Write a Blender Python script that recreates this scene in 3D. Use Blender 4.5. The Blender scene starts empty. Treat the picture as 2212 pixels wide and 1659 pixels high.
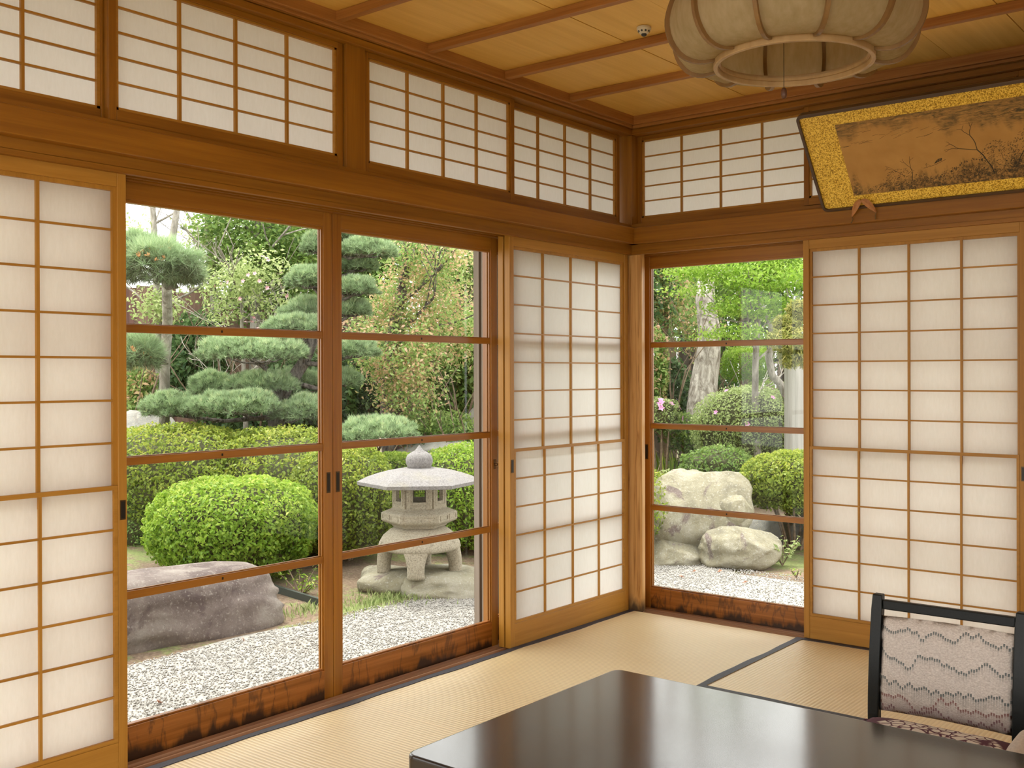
import bpy, bmesh, math, random
import numpy as np
from mathutils import Vector, Matrix, noise as mnoise
rng = np.random.default_rng(7)
random.seed(7)
PI = math.pi
SC = bpy.context.scene
COL = SC.collection

# ---------------------------------------------------------------- camera
FPX, YAW, PITCH, ROLL = 2238.47, 38.0406, -0.1104, -0.1523
CX, CY = 1178.5, 811.79
CAM = Vector((2.8278, -4.2993, 1.1665))
_y, _p, _r = math.radians(YAW), math.radians(PITCH), math.radians(ROLL)
FW = Vector((-math.sin(_y) * math.cos(_p), math.cos(_y) * math.cos(_p), math.sin(_p)))
_R0 = Vector((math.cos(_y), math.sin(_y), 0)); _U0 = _R0.cross(FW)
RT = _R0 * math.cos(_r) + _U0 * math.sin(_r)
UP = -_R0 * math.sin(_r) + _U0 * math.cos(_r)
cd = bpy.data.cameras.new('camera'); cam = bpy.data.objects.new('camera', cd); COL.objects.link(cam)
cam.matrix_world = Matrix(((RT.x, UP.x, -FW.x, CAM.x), (RT.y, UP.y, -FW.y, CAM.y), (RT.z, UP.z, -FW.z, CAM.z), (0, 0, 0, 1)))
cd.sensor_fit = 'HORIZONTAL'; cd.sensor_width = 36
cd.lens = FPX / 2212 * 36
cd.shift_x = -(CX - 1106) / 2212; cd.shift_y = (CY - 829.5) / 2212
cd.clip_start = 0.05; cd.clip_end = 300
SC.camera = cam

def at(x, y, D):
    "a point of the garden seen in direction (x, y), D metres away from the viewer's plane"
    return CAM + (FW + RT * ((x - CX) / FPX) - UP * ((y - CY) / FPX)) * D

# ---------------------------------------------------------------- sky, sun, exposure
world = bpy.data.worlds.new('sky'); SC.world = world; world.use_nodes = True
wn = world.node_tree.nodes; wn['Background'].inputs[0].default_value = (1.0, 0.985, 0.955, 1); wn['Background'].inputs[1].default_value = 2.85
sd = bpy.data.lights.new('sun', 'SUN'); sd.energy = 3.6; sd.angle = math.radians(16); sd.color = (1, .96, .88)
sun = bpy.data.objects.new('sun', sd); COL.objects.link(sun)
sun.rotation_euler = (Vector((-0.42, 0.12, 1.0))).to_track_quat('Z', 'Y').to_euler()
sun.location = (-6, 0, 9)
SC.view_settings.view_transform = 'Standard'; SC.view_settings.look = 'None'
SC.view_settings.gamma = 1; SC.view_settings.exposure = 0.38; SC.view_settings.use_curve_mapping = False
SC.cycles.max_bounces = 14; SC.cycles.diffuse_bounces = 8; SC.cycles.transparent_max_bounces = 16
SC.cycles.caustics_reflective = False; SC.cycles.caustics_refractive = False
SC.cycles.sample_clamp_indirect = 8

# ---------------------------------------------------------------- materials
def mat(name):
    m = bpy.data.materials.new(name); m.use_nodes = True
    nt = m.node_tree; b = nt.nodes['Principled BSDF']
    return m, nt, b
def N(nt, typ, **kw):
    n = nt.nodes.new(typ)
    for k, v in kw.items():
        if k in n.inputs.keys() if isinstance(k, str) else False: n.inputs[k].default_value = v
        else: setattr(n, k, v)
    return n
def L(nt, a, b): nt.links.new(a, b)
def ramp(nt, fac, stops, interp='LINEAR'):
    r = nt.nodes.new('ShaderNodeValToRGB'); r.color_ramp.interpolation = interp
    e = r.color_ramp.elements
    while len(e) < len(stops): e.new(0.5)
    for i, (p, c) in enumerate(stops):
        e[i].position = p; e[i].color = (*c, 1) if len(c) == 3 else c
    L(nt, fac, r.inputs[0]); return r.outputs[0]
def coords(nt, scale=(1, 1, 1), rot=(0, 0, 0), gen='Object'):
    t = nt.nodes.new('ShaderNodeTexCoord'); mp = nt.nodes.new('ShaderNodeMapping')
    mp.inputs['Scale'].default_value = scale; mp.inputs['Rotation'].default_value = rot
    L(nt, t.outputs[gen], mp.inputs[0]); return mp.outputs[0]
def noise(nt, vec, scale=5, detail=4, rough=.55, dist=0):
    n = nt.nodes.new('ShaderNodeTexNoise'); n.inputs['Scale'].default_value = scale
    n.inputs['Detail'].default_value = detail; n.inputs['Roughness'].default_value = rough
    n.inputs['Distortion'].default_value = dist
    if vec: L(nt, vec, n.inputs['Vector'])
    return n.outputs['Fac']
def math_(nt, op, a, b=None, c=None, clamp=False):
    n = nt.nodes.new('ShaderNodeMath'); n.operation = op; n.use_clamp = clamp
    for i, v in enumerate((a, b, c)):
        if v is None: continue
        if isinstance(v, (int, float)): n.inputs[i].default_value = v
        else: L(nt, v, n.inputs[i])
    return n.outputs[0]
def mix(nt, fac, a, b, typ='MIX'):
    n = nt.nodes.new('ShaderNodeMix'); n.data_type = 'RGBA'; n.blend_type = typ
    for i, v in ((0, fac), (6, a), (7, b)):
        if isinstance(v, (int, float)): n.inputs[i].default_value = v
        elif isinstance(v, tuple): n.inputs[i].default_value = (*v, 1) if len(v) == 3 else v
        else: L(nt, v, n.inputs[i])
    return n.outputs[2]
def bump(nt, b, h, strength=.3, dist=.002):
    n = nt.nodes.new('ShaderNodeBump'); n.inputs['Strength'].default_value = strength; n.inputs['Distance'].default_value = dist
    L(nt, h, n.inputs['Height']); L(nt, n.outputs[0], b.inputs['Normal'])

def wood(name, dark, light, axis, rough=.45, grain=60, contrast=1.0, spec=.4):
    m, nt, b = mat(name)
    s = [grain, grain, grain]; s['xyz'.index(axis)] = grain * .03
    v = coords(nt, tuple(s))
    n1 = noise(nt, v, 1, 5, .65, .6)
    s2 = [9, 9, 9]; s2['xyz'.index(axis)] = .7
    n2 = noise(nt, coords(nt, tuple(s2)), 1, 3, .5, 1.5)
    f = math_(nt, 'ADD', math_(nt, 'MULTIPLY', n1, .55), math_(nt, 'MULTIPLY', n2, .45))
    c = ramp(nt, f, [(.5 - .18 / contrast, dark), (.5 + .18 / contrast, light)])
    L(nt, c, b.inputs['Base Color']); b.inputs['Roughness'].default_value = rough
    b.inputs['Specular IOR Level'].default_value = spec
    bump(nt, b, n1, .15, .001)
    return m
WD, WL = (.20, .072, .004), (.36, .15, .010)        # frame wood
W = {a: wood('cedar_' + a, WD, WL, a) for a in 'xyz'}
SHD, SHL = (.32, .140, .012), (.48, .235, .035)        # shoji wood, lighter
WS = {a: wood('cypress_' + a, SHD, SHL, a) for a in 'xyz'}
GLD, GLL = (.24, .080, .007), (.42, .178, .020)       # glass door wood, redder
WG = {a: wood('red_cedar_' + a, GLD, GLL, a, rough=.3, spec=.6) for a in 'xyz'}
BRD = wood('ceiling_board', (.66, .38, .07), (.82, .52, .13), 'y', rough=.5, grain=40)
BAT = wood('ceiling_batten', (.27, .10, .016), (.43, .19, .045), 'x', rough=.5, grain=90, contrast=1.4)
PST = wood('post_wood', (.33, .13, .03), (.60, .31, .10), 'z', rough=.5, grain=45, contrast=1.3)

def stained(name):
    "lower door rail with dark drip-shaped water stains"
    m, nt, b = mat(name)
    base = ramp(nt, noise(nt, coords(nt, (2, 2, 60)), 1, 4), [(.35, GLD), (.65, (.42, .15, .028))])
    n1 = noise(nt, coords(nt, (11, 11, 1.2)), 1, 6, .6, .8)
    n2 = noise(nt, coords(nt, (30, 30, 9)), 1, 4, .6)
    t = nt.nodes.new('ShaderNodeTexCoord'); sep = nt.nodes.new('ShaderNodeSeparateXYZ'); L(nt, t.outputs['Object'], sep.inputs[0])
    low = math_(nt, 'SUBTRACT', .045, sep.outputs[2])              # the damp foot of the rail
    f = math_(nt, 'ADD', math_(nt, 'MULTIPLY', low, 18), math_(nt, 'MULTIPLY', math_(nt, 'SUBTRACT', n1, .56), 3.0))
    f = math_(nt, 'ADD', f, math_(nt, 'MULTIPLY', math_(nt, 'SUBTRACT', n2, .5), .6))
    edge = ramp(nt, f, [(.0, (0, 0, 0)), (.22, (.25, .25, .25)), (.55, (.92, .92, .92))])
    c = mix(nt, edge, base, (.022, .012, .008))
    ring = ramp(nt, noise(nt, coords(nt, (8, 8, 2.2)), 1, 5, .6, .5), [(.475, (0, 0, 0)), (.5, (.6, .6, .6)), (.53, (0, 0, 0))])
    c = mix(nt, ring, c, (.04, .018, .01))
    L(nt, c, b.inputs['Base Color']); b.inputs['Roughness'].default_value = .35
    return m
STN = stained('stained_rail_wood')

def plain(name, col, rough=.5, metal=0, spec=.5, nscale=None, var=.15, bmp=0):
    m, nt, b = mat(name)
    if nscale:
        f = noise(nt, coords(nt), nscale, 5, .6)
        c = ramp(nt, f, [(.3, tuple(x * (1 - var) for x in col)), (.7, tuple(min(1, x * (1 + var)) for x in col))])
        L(nt, c, b.inputs['Base Color'])
        if bmp: bump(nt, b, f, bmp, .003)
    else: b.inputs['Base Color'].default_value = (*col, 1)
    b.inputs['Roughness'].default_value = rough; b.inputs['Metallic'].default_value = metal
    b.inputs['Specular IOR Level'].default_value = spec
    return m
PULL = plain('dark_bronze', (.03, .026, .02), .4, .6)
PULLRIM = plain('bronze_rim', (.10, .06, .025), .35, .7)
LACQ = None

def paper_mat():
    m = bpy.data.materials.new('shoji_paper'); m.use_nodes = True; nt = m.node_tree; nt.nodes.clear()
    o = nt.nodes.new('ShaderNodeOutputMaterial')
    f = noise(nt, coords(nt, (120, 120, 25)), 1, 4, .7); f2 = noise(nt, coords(nt, (6, 6, 6)), 1, 3, .5)
    ff = math_(nt, 'ADD', math_(nt, 'MULTIPLY', f, .6), math_(nt, 'MULTIPLY', f2, .4))
    c = ramp(nt, ff, [(.3, (.86, .835, .78)), (.7, (.93, .91, .87))])
    d = nt.nodes.new('ShaderNodeBsdfDiffuse'); t = nt.nodes.new('ShaderNodeBsdfTranslucent')
    L(nt, c, d.inputs[0]); L(nt, c, t.inputs[0])
    mx = nt.nodes.new('ShaderNodeMixShader'); mx.inputs[0].default_value = .56
    L(nt, d.outputs[0], mx.inputs[1]); L(nt, t.outputs[0], mx.inputs[2]); L(nt, mx.outputs[0], o.inputs[0])
    return m
PAPER = paper_mat()

def glass_mat():
    m = bpy.data.materials.new('window_glass'); m.use_nodes = True; nt = m.node_tree; nt.nodes.clear()
    o = nt.nodes.new('ShaderNodeOutputMaterial')
    t = nt.nodes.new('ShaderNodeBsdfTransparent'); t.inputs[0].default_value = (.97, .985, .975, 1)
    g = nt.nodes.new('ShaderNodeBsdfGlossy'); g.inputs['Roughness'].default_value = .02
    lw = nt.nodes.new('ShaderNodeLayerWeight'); lw.inputs[0].default_value = .5
    fr = math_(nt, 'MULTIPLY_ADD', math_(nt, 'POWER', lw.outputs['Facing'], 4.5), .75, .032)
    mx = nt.nodes.new('ShaderNodeMixShader'); L(nt, fr, mx.inputs[0]); L(nt, t.outputs[0], mx.inputs[1]); L(nt, g.outputs[0], mx.inputs[2])
    L(nt, mx.outputs[0], o.inputs[0]); return m
GLASS = glass_mat()

def tatami_mat(name, axis, rb=.75):
    "woven rush; the ribs run along `axis`"
    m, nt, b = mat(name)
    v = coords(nt)
    w = nt.nodes.new('ShaderNodeTexWave'); w.wave_type = 'BANDS'; w.bands_direction = 'Y' if axis == 'x' else 'X'
    w.inputs['Scale'].default_value = 20.5; w.inputs['Distortion'].default_value = .12; w.inputs['Detail'].default_value = 1
    L(nt, v, w.inputs['Vector'])
    s = (25, 300, 1) if axis == 'x' else (300, 25, 1)
    n1 = noise(nt, coords(nt, s), 1, 4, .6); n2 = noise(nt, v, 2.2, 3, .5)
    c = ramp(nt, math_(nt, 'ADD', math_(nt, 'MULTIPLY', n1, .6), math_(nt, 'MULTIPLY', n2, .4)), [(.3, (.74, .575, .30)), (.7, (.88, .74, .46))])
    rib = ramp(nt, w.outputs['Fac'], [(0, (.62, .55, .45)), (.35, (1, 1, 1)), (1, (1, 1, 1))])
    c = mix(nt, rb, c, rib, 'MULTIPLY')
    L(nt, c, b.inputs['Base Color']); b.inputs['Roughness'].default_value = .40; b.inputs['Specular IOR Level'].default_value = .7
    h = math_(nt, 'ADD', w.outputs['Fac'], math_(nt, 'MULTIPLY', n1, .3))
    bump(nt, b, h, .35, .002)
    return m
TAT_X, TAT_Y = tatami_mat('tatami_rush_x', 'x'), tatami_mat('tatami_rush_y', 'y', .3)
HERI = plain('navy_border_cloth', (.030, .030, .042), .6, nscale=160, var=.3, bmp=.3)

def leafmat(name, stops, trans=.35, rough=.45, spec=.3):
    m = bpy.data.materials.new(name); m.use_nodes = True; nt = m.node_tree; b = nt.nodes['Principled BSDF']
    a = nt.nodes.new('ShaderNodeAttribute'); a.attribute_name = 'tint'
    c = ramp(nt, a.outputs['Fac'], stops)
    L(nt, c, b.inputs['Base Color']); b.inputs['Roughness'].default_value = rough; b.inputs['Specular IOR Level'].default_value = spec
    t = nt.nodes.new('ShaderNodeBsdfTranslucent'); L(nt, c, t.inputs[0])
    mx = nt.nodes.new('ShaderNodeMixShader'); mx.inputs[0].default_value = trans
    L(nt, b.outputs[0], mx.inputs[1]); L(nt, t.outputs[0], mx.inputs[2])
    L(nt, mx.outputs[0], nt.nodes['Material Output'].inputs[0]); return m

# ---------------------------------------------------------------- object helpers
def tag(o, label=None, cat=None, group=None, kind=None):
    if label: o['label'] = label
    if cat: o['category'] = cat
    if group: o['group'] = group
    if kind: o['kind'] = kind
    return o
def empty(name, loc=(0, 0, 0), label=None, cat=None, group=None, kind=None, parent=None):
    o = bpy.data.objects.new(name, None); COL.objects.link(o); o.location = loc; o.empty_display_size = .05
    if parent: o.parent = parent
    return tag(o, label, cat, group, kind)
def link(name, me, m, parent=None, loc=None):
    if m and not me.materials: me.materials.append(m)
    o = bpy.data.objects.new(name, me); COL.objects.link(o)
    if parent:
        o.parent = parent
        if loc is None: o.location = -world_loc(parent)
    if loc is not None: o.location = loc
    return o
def world_loc(o):
    v = Vector(o.location)
    while o.parent: o = o.parent; v = v + Vector(o.location)
    return v
class MB:
    def __init__(s): s.v = []; s.f = []
    def box(s, x0, x1, y0, y1, z0, z1):
        i = len(s.v)
        s.v += [(x0, y0, z0), (x1, y0, z0), (x1, y1, z0), (x0, y1, z0), (x0, y0, z1), (x1, y0, z1), (x1, y1, z1), (x0, y1, z1)]
        s.f += [(i, i+3, i+2, i+1), (i+4, i+5, i+6, i+7), (i, i+1, i+5, i+4), (i+1, i+2, i+6, i+5), (i+2, i+3, i+7, i+6), (i+3, i, i+4, i+7)]
        return s
    def obox(s, c, ax, ay, az, hx, hy, hz):
        i = len(s.v); c = Vector(c)
        for dz in (-1, 1):
            for dx, dy in ((-1, -1), (1, -1), (1, 1), (-1, 1)):
                s.v.append(tuple(c + ax * hx * dx + ay * hy * dy + az * hz * dz))
        s.f += [(i, i+3, i+2, i+1), (i+4, i+5, i+6, i+7), (i, i+1, i+5, i+4), (i+1, i+2, i+6, i+5), (i+2, i+3, i+7, i+6), (i+3, i, i+4, i+7)]
        return s
    def quad(s, a, b, c, d):
        i = len(s.v); s.v += [tuple(a), tuple(b), tuple(c), tuple(d)]; s.f.append((i, i+1, i+2, i+3)); return s
    def tube(s, pts, rad, seg=8, cap=True):
        pts = [Vector(p) for p in pts]; n = len(pts)
        if not hasattr(rad, '__len__'): rad = [rad] * n
        i0 = len(s.v); u = None
        for k in range(n):
            d = (pts[min(k+1, n-1)] - pts[max(k-1, 0)]).normalized()
            if u is None: u = d.orthogonal().normalized()
            else:
                u = (u - d * u.dot(d))
                u = u.normalized() if u.length > 1e-6 else d.orthogonal().normalized()
            w = d.cross(u)
            for j in range(seg):
                a = 2 * PI * j / seg
                s.v.append(tuple(pts[k] + (u * math.cos(a) + w * math.sin(a)) * rad[k]))
        for k in range(n - 1):
            for j in range(seg):
                a = i0 + k * seg + j; b = i0 + k * seg + (j + 1) % seg
                s.f.append((a, b, b + seg, a + seg))
        if cap:
            s.f.append(tuple(i0 + j for j in reversed(range(seg)))); s.f.append(tuple(i0 + (n-1) * seg + j for j in range(seg)))
        return s
    def lathe(s, prof, c, seg=32, fn=None, cap=False):
        "prof = [(r, z)], fn(a, r, z) -> r lets the outline be lobed or polygonal"
        i0 = len(s.v)
        for r, z in prof:
            for j in range(seg):
                a = 2 * PI * j / seg; rr = fn(a, r, z) if fn else r
                s.v.append((c[0] + rr * math.cos(a), c[1] + rr * math.sin(a), c[2] + z))
        for k in range(len(prof) - 1):
            for j in range(seg):
                a = i0 + k * seg + j; b = i0 + k * seg + (j + 1) % seg
                s.f.append((a, b, b + seg, a + seg))
        if cap:
            s.f.append(tuple(i0 + j for j in reversed(range(seg)))); s.f.append(tuple(i0 + (len(prof)-1) * seg + j for j in range(seg)))
        return s
    def build(s, name, m, parent=None, smooth=False, bevel=0, kind=None, label=None):
        o_loc = Vector((0, 0, 0)); vs = s.v
        if parent is None:                       # a top-level mesh gets its origin at its base
            xs, ys, zs = zip(*s.v); o_loc = Vector(((min(xs)+max(xs))/2, (min(ys)+max(ys))/2, min(zs)))
            vs = [(x - o_loc.x, y - o_loc.y, z - o_loc.z) for x, y, z in s.v]
        me = bpy.data.meshes.new(name); me.from_pydata(vs, [], s.f); me.update()
        if smooth: me.polygons.foreach_set('use_smooth', [True] * len(me.polygons))
        o = link(name, me, m, parent) if parent else link(name, me, m, None, o_loc)
        if bevel:
            b = o.modifiers.new('b', 'BEVEL'); b.width = bevel; b.segments = 2; b.limit_method = 'ANGLE'
        if kind: o['kind'] = kind
        if label: o['label'] = label
        return o

# ================================================================ ROOM SHELL
RX, RY = 3.72, -5.6            # far sides of the room (behind the viewer)
KZ, NZ0, NZ1 = 1.755, 1.798, 1.876
# floor: slab + tatami mats
fl = MB().box(-.0, RX, RY, 0, -.16, -.055).build('floor', W['y']); tag(fl, 'tatami floor of woven straw mats with navy cloth borders', 'floor', kind='structure')
def mat_piece(x0, x1, y0, y1, long_axis):
    body = MB().box(x0 + .001, x1 - .001, y0 + .001, y1 - .001, -.054, 0)
    o = body.build('tatami_mat', TAT_X if long_axis == 'y' else TAT_Y, fl, bevel=.002)
    w = .032
    for k in (0, 1):
        bb = MB(); n = 40
        for i in range(n):                        # the cloth border, faintly wavy
            def off(t): return .0035 * math.sin(t * 9 + x0 * 5 + k) + .002 * math.sin(t * 23)
            if long_axis == 'y':
                ya, yb = y0 + (y1 - y0) * i / n, y0 + (y1 - y0) * (i + 1) / n
                e = x0 if k == 0 else x1
                s_ = 1 if k == 0 else -1
                a, b = e + s_ * (w + off(ya)), e + s_ * (w + off(yb))
                bb.quad((e, ya, .0025), (a, ya, .0025), (b, yb, .0025), (e, yb, .0025)) if k == 0 else bb.quad((a, ya, .0025), (e, ya, .0025), (e, yb, .0025), (b, yb, .0025))
                bb.quad((a, ya, .0025), (a, ya, -.001), (b, yb, -.001), (b, yb, .0025))
            else:
                xa, xb = x0 + (x1 - x0) * i / n, x0 + (x1 - x0) * (i + 1) / n
                e = y0 if k == 0 else y1
                s_ = 1 if k == 0 else -1
                a, b = e + s_ * (w + off(xa)), e + s_ * (w + off(xb))
                if k == 0: bb.quad((xa, e, .0025), (xb, e, .0025), (xb, b, .0025), (xa, a, .0025))
                else: bb.quad((xa, a, .0025), (xb, b, .0025), (xb, e, .0025), (xa, e, .0025))
                bb.quad((xa, a, .0025), (xb, b, .0025), (xb, b, -.001), (xa, a, -.001))
        bb.build('cloth_border', HERI, o)
mat_piece(0, .915, -1.815, -.018, 'y')
mat_piece(0, .915, -3.62, -1.815, 'y')
mat_piece(.915, 2.73, -.92, -.004, 'x')
mat_piece(2.73, RX, -1.84, -.004, 'y')
mat_piece(.915, 2.73, -1.84, -.92, 'x')
mat_piece(.915, 2.73, -2.76, -1.84, 'x')
mat_piece(2.73, RX, -3.68, -1.84, 'y')
mat_piece(.915, 2.73, -3.68, -2.76, 'x')
mat_piece(0, 1.83, RY, -3.62, 'y')
mat_piece(1.83, RX, RY, -3.68, 'y')

# sills with sliding grooves, headers (kamoi) and the picture-rail beams, left then back-right wall
def along(side):
    "maps (u = distance along the wall from the corner, d = outward depth, z) to world boxes"
    if side == 'left': return lambda mb, u0, u1, d0, d1, z0, z1: mb.box(-d1, -d0, -u1, -u0, z0, z1)
    return lambda mb, u0, u1, d0, d1, z0, z1: mb.box(u0, u1, d0, d1, z0, z1)
LL, LR = 3.62, 3.72
for side, ln, ax in (('left', LL, 'y'), ('right', LR, 'x')):
    A = along(side)
    nm = {'left': 'window wall on the left', 'right': 'window wall facing the viewer'}[side]
    s0 = MB()
    A(s0, .0, ln, .010, .20, -.16, -.014)
    for d0, d1 in ((-.004, .004), (.034, .040), (.068, .094), (.137, .143), (.176, .20)): A(s0, .0, ln, max(d0, .0) if side == 'left' else max(d0, .002), d1, -.02, -.002)
    o = s0.build('trim_1' if side == 'left' else 'trim_2', wood('sill_wood_' + ax, (.32, .17, .09), (.55, .35, .22), ax, rough=.28, spec=.6), None)
    tag(o, 'grooved wooden door sill along the ' + nm, 'sill', kind='structure')
    k0 = MB()                                     # header with groove lips under it
    A(k0, -.018 if side == 'right' else 0, ln, -.018, .20, KZ + .012, NZ0 + .004)
    for d0, d1 in ((-.018, .004), (.034, .040), (.068, .100), (.136, .142), (.176, .20)): A(k0, 0, ln, d0, d1, KZ - .004, KZ + .013)
    o = k0.build('trim_3' if side == 'left' else 'trim_4', W[ax]); tag(o, 'grooved wooden door header over the ' + nm, 'beam', kind='structure')
    n0 = MB(); A(n0, 0, ln, -.060, .05, NZ0, NZ1)
    o = n0.build('trim_5' if side == 'left' else 'trim_6', W[ax], bevel=.003); tag(o, 'long cedar beam between doors and transoms, ' + nm, 'beam', kind='structure')
    t0 = MB(); A(t0, .0, ln, -.020, .08, NZ1, NZ1 + .022)
    A(t0, .0, ln, .0, .08, NZ1 + .022, NZ1 + .028)
    o = t0.build('trim_7' if side == 'left' else 'trim_8', W[ax]); tag(o, 'transom sill on the beam of the ' + nm, 'sill', kind='structure')
    t1 = MB(); A(t1, 0, ln, -.03, .10, 2.338, 2.366); A(t1, 0, ln, -.03, .12, 2.36, 2.50)
    o = t1.build('trim_9' if side == 'left' else 'trim_10', W[ax], bevel=.002); tag(o, 'transom header under the ceiling, ' + nm, 'beam', kind='structure')
    c0 = MB(); A(c0, 0, ln if side == 'right' else 5.6, -.058, .0, 2.378, 2.424); A(c0, 0, ln, -.043, .0, 2.366, 2.38)
    o = c0.build('trim_11' if side == 'left' else 'trim_12', BAT if ax == 'x' else wood('cornice_y', (.27, .10, .016), (.43, .19, .045), 'y', grain=90, contrast=1.4), bevel=.003)
    tag(o, 'stepped wooden cornice at the ceiling, ' + nm, 'cornice', kind='structure')
    w0 = MB(); A(w0, -.2 if side == 'right' else 0, ln + .1, .02, .20, -.46, -.16)
    o = w0.build('wall_' + side, plain('foundation_' + side, (.30, .28, .25), .9, nscale=20)); tag(o, 'plastered foundation wall below the sill, ' + nm, 'wall', kind='structure')

# corner post, its foot darkened in ragged blotches, and the transom strut
def post_mat():
    m, nt, b = mat('corner_post_wood')
    v = coords(nt, (55, 55, 2.2)); n1 = noise(nt, v, 1, 4, .6, 1.2)
    c = ramp(nt, n1, [(.36, (.34, .15, .035)), (.47, (.56, .30, .09)), (.62, (.64, .37, .13))])
    t = nt.nodes.new('ShaderNodeTexCoord'); sep = nt.nodes.new('ShaderNodeSeparateXYZ'); L(nt, t.outputs['Object'], sep.inputs[0])
    f = math_(nt, 'ADD', math_(nt, 'MULTIPLY', math_(nt, 'SUBTRACT', .075, sep.outputs[2]), 9), math_(nt, 'MULTIPLY', math_(nt, 'SUBTRACT', noise(nt, coords(nt, (25, 25, 8)), 1, 4), .5), 1.6))
    f = ramp(nt, f, [(0, (0, 0, 0)), (.6, (.9, .9, .9))])
    L(nt, mix(nt, f, c, (.045, .03, .02)), b.inputs['Base Color']); b.inputs['Roughness'].default_value = .5
    return m
cp = MB().box(-.115, .0005, .012, .20, -.02, 1.77).box(-.03, .066, -.002, .024, -.02, 1.77)
o = cp.build('post_corner', post_mat()); tag(o, 'square wooden corner post with bold grain and darkened foot', 'post', kind='structure')
o = MB().box(-.08, .022, -.022, .08, NZ1 - .01, 2.37).build('post_corner_upper', W['z'], bevel=.002); tag(o, 'dark upper part of the corner post between the transoms', 'post', kind='structure')
o = MB().box(-.08, .012, -1.842, -1.750, NZ1 + .0, 2.37).build('post_transom', W['z'], bevel=.002); tag(o, 'upright wooden strut between the two left-wall transom pairs', 'post', kind='structure')
o = MB().box(-.12, .022, -3.73, -3.615, -.16, 2.40).build('post_left', W['z']); tag(o, 'wooden post at the outer end of the left wall', 'post', kind='structure')

# unseen outer walls, their wide openings added for fill daylight, and roof
PLA = plain('sand_plaster', (.55, .44, .28), .9, nscale=90, var=.08, bmp=.2)
o = MB().box(-.12, 0, -5.7, -3.73, -.16, .30).box(-.12, 0, -5.7, -3.73, 2.05, 2.45).box(-.12, 0, -5.7, -5.5, .3, 2.05).build('wall_side', PLA); tag(o, 'sand plaster wall left of the viewer with wide daylight opening', 'wall', kind='structure')
o = MB().box(2.745, RX, .0, .12, -.02, KZ).box(2.74, RX, .01, .1, NZ1, 2.34).build('wall_panel', PLA); tag(o, 'sand plaster infill at the far right of the window wall', 'wall', kind='structure')
o = MB().box(RX, RX + .12, -5.7, .2, -.16, .10).box(RX, RX + .12, -5.7, .2, 2.0, 2.45).box(RX, RX + .12, -2.8, .2, .10, 2.0).box(RX, RX + .12, -5.7, -5.5, .10, 2.0).build('wall_far_right', PLA); tag(o, 'sand plaster wall right of the viewer with wide opening', 'wall', kind='structure')
o = MB().box(-.12, RX, -5.72, -5.6, 2.0, 2.45).box(-.12, .2, -5.72, -5.6, -.16, 2.0).box(3.5, RX, -5.72, -5.6, -.16, 2.0).build('wall_back', PLA); tag(o, 'plaster wall behind the viewer with wide daylight opening', 'wall', kind='structure')
# ceiling of boards with battens
ce = MB().box(-.1, RX + .1, -5.7, .12, 2.44, 2.50).build('ceiling', plain('ceiling_backing', (.05, .025, .01), .9)); tag(ce, 'timber ceiling of wide cedar boards over thin battens', 'ceiling', kind='structure')
x = .0; xs = [-.0, .3515]
while xs[-1] < RX: xs.append(xs[-1] + .303)
for i in range(len(xs) - 1):
    dz = .0015 * (i % 2)
    MB().box(xs[i] + .0015, min(xs[i+1], RX) - .0015, -5.6, 0, 2.42 - dz, 2.436).build('ceiling_board', BRD, ce)
yb = -.555
while yb > -5.5:
    MB().box(.056, RX, yb - .022, yb + .008, 2.388, 2.4195).build('batten', BAT, ce, bevel=.002)
    yb -= .4495
ROOF = plain('roof_boards', (.16, .10, .06), .8, nscale=6)
rf_ = MB()
rf_.box(-.12, 4.3, -6.4, .12, 2.56, 2.62)
for (a, b, c, d) in (((-.1, -6.4, 2.58), (-.1, .1, 2.58), (-1.1, 1.1, 2.27), (-1.1, -6.4, 2.27)), ((-.1, .1, 2.58), (4.3, .1, 2.58), (4.3, 1.1, 2.27), (-1.1, 1.1, 2.27))):
    for dz in (0, .05): rf_.quad(*[(p[0], p[1], p[2] + dz) for p in (a, b, c, d)])
rf_.box(-1.13, -1.09, -6.4, 1.13, 2.24, 2.33).box(-1.1, 4.3, 1.09, 1.13, 2.24, 2.33)
o = rf_.build('roof', ROOF); tag(o, 'projecting wooden roof eaves above the windows', 'roof', kind='structure')

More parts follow.
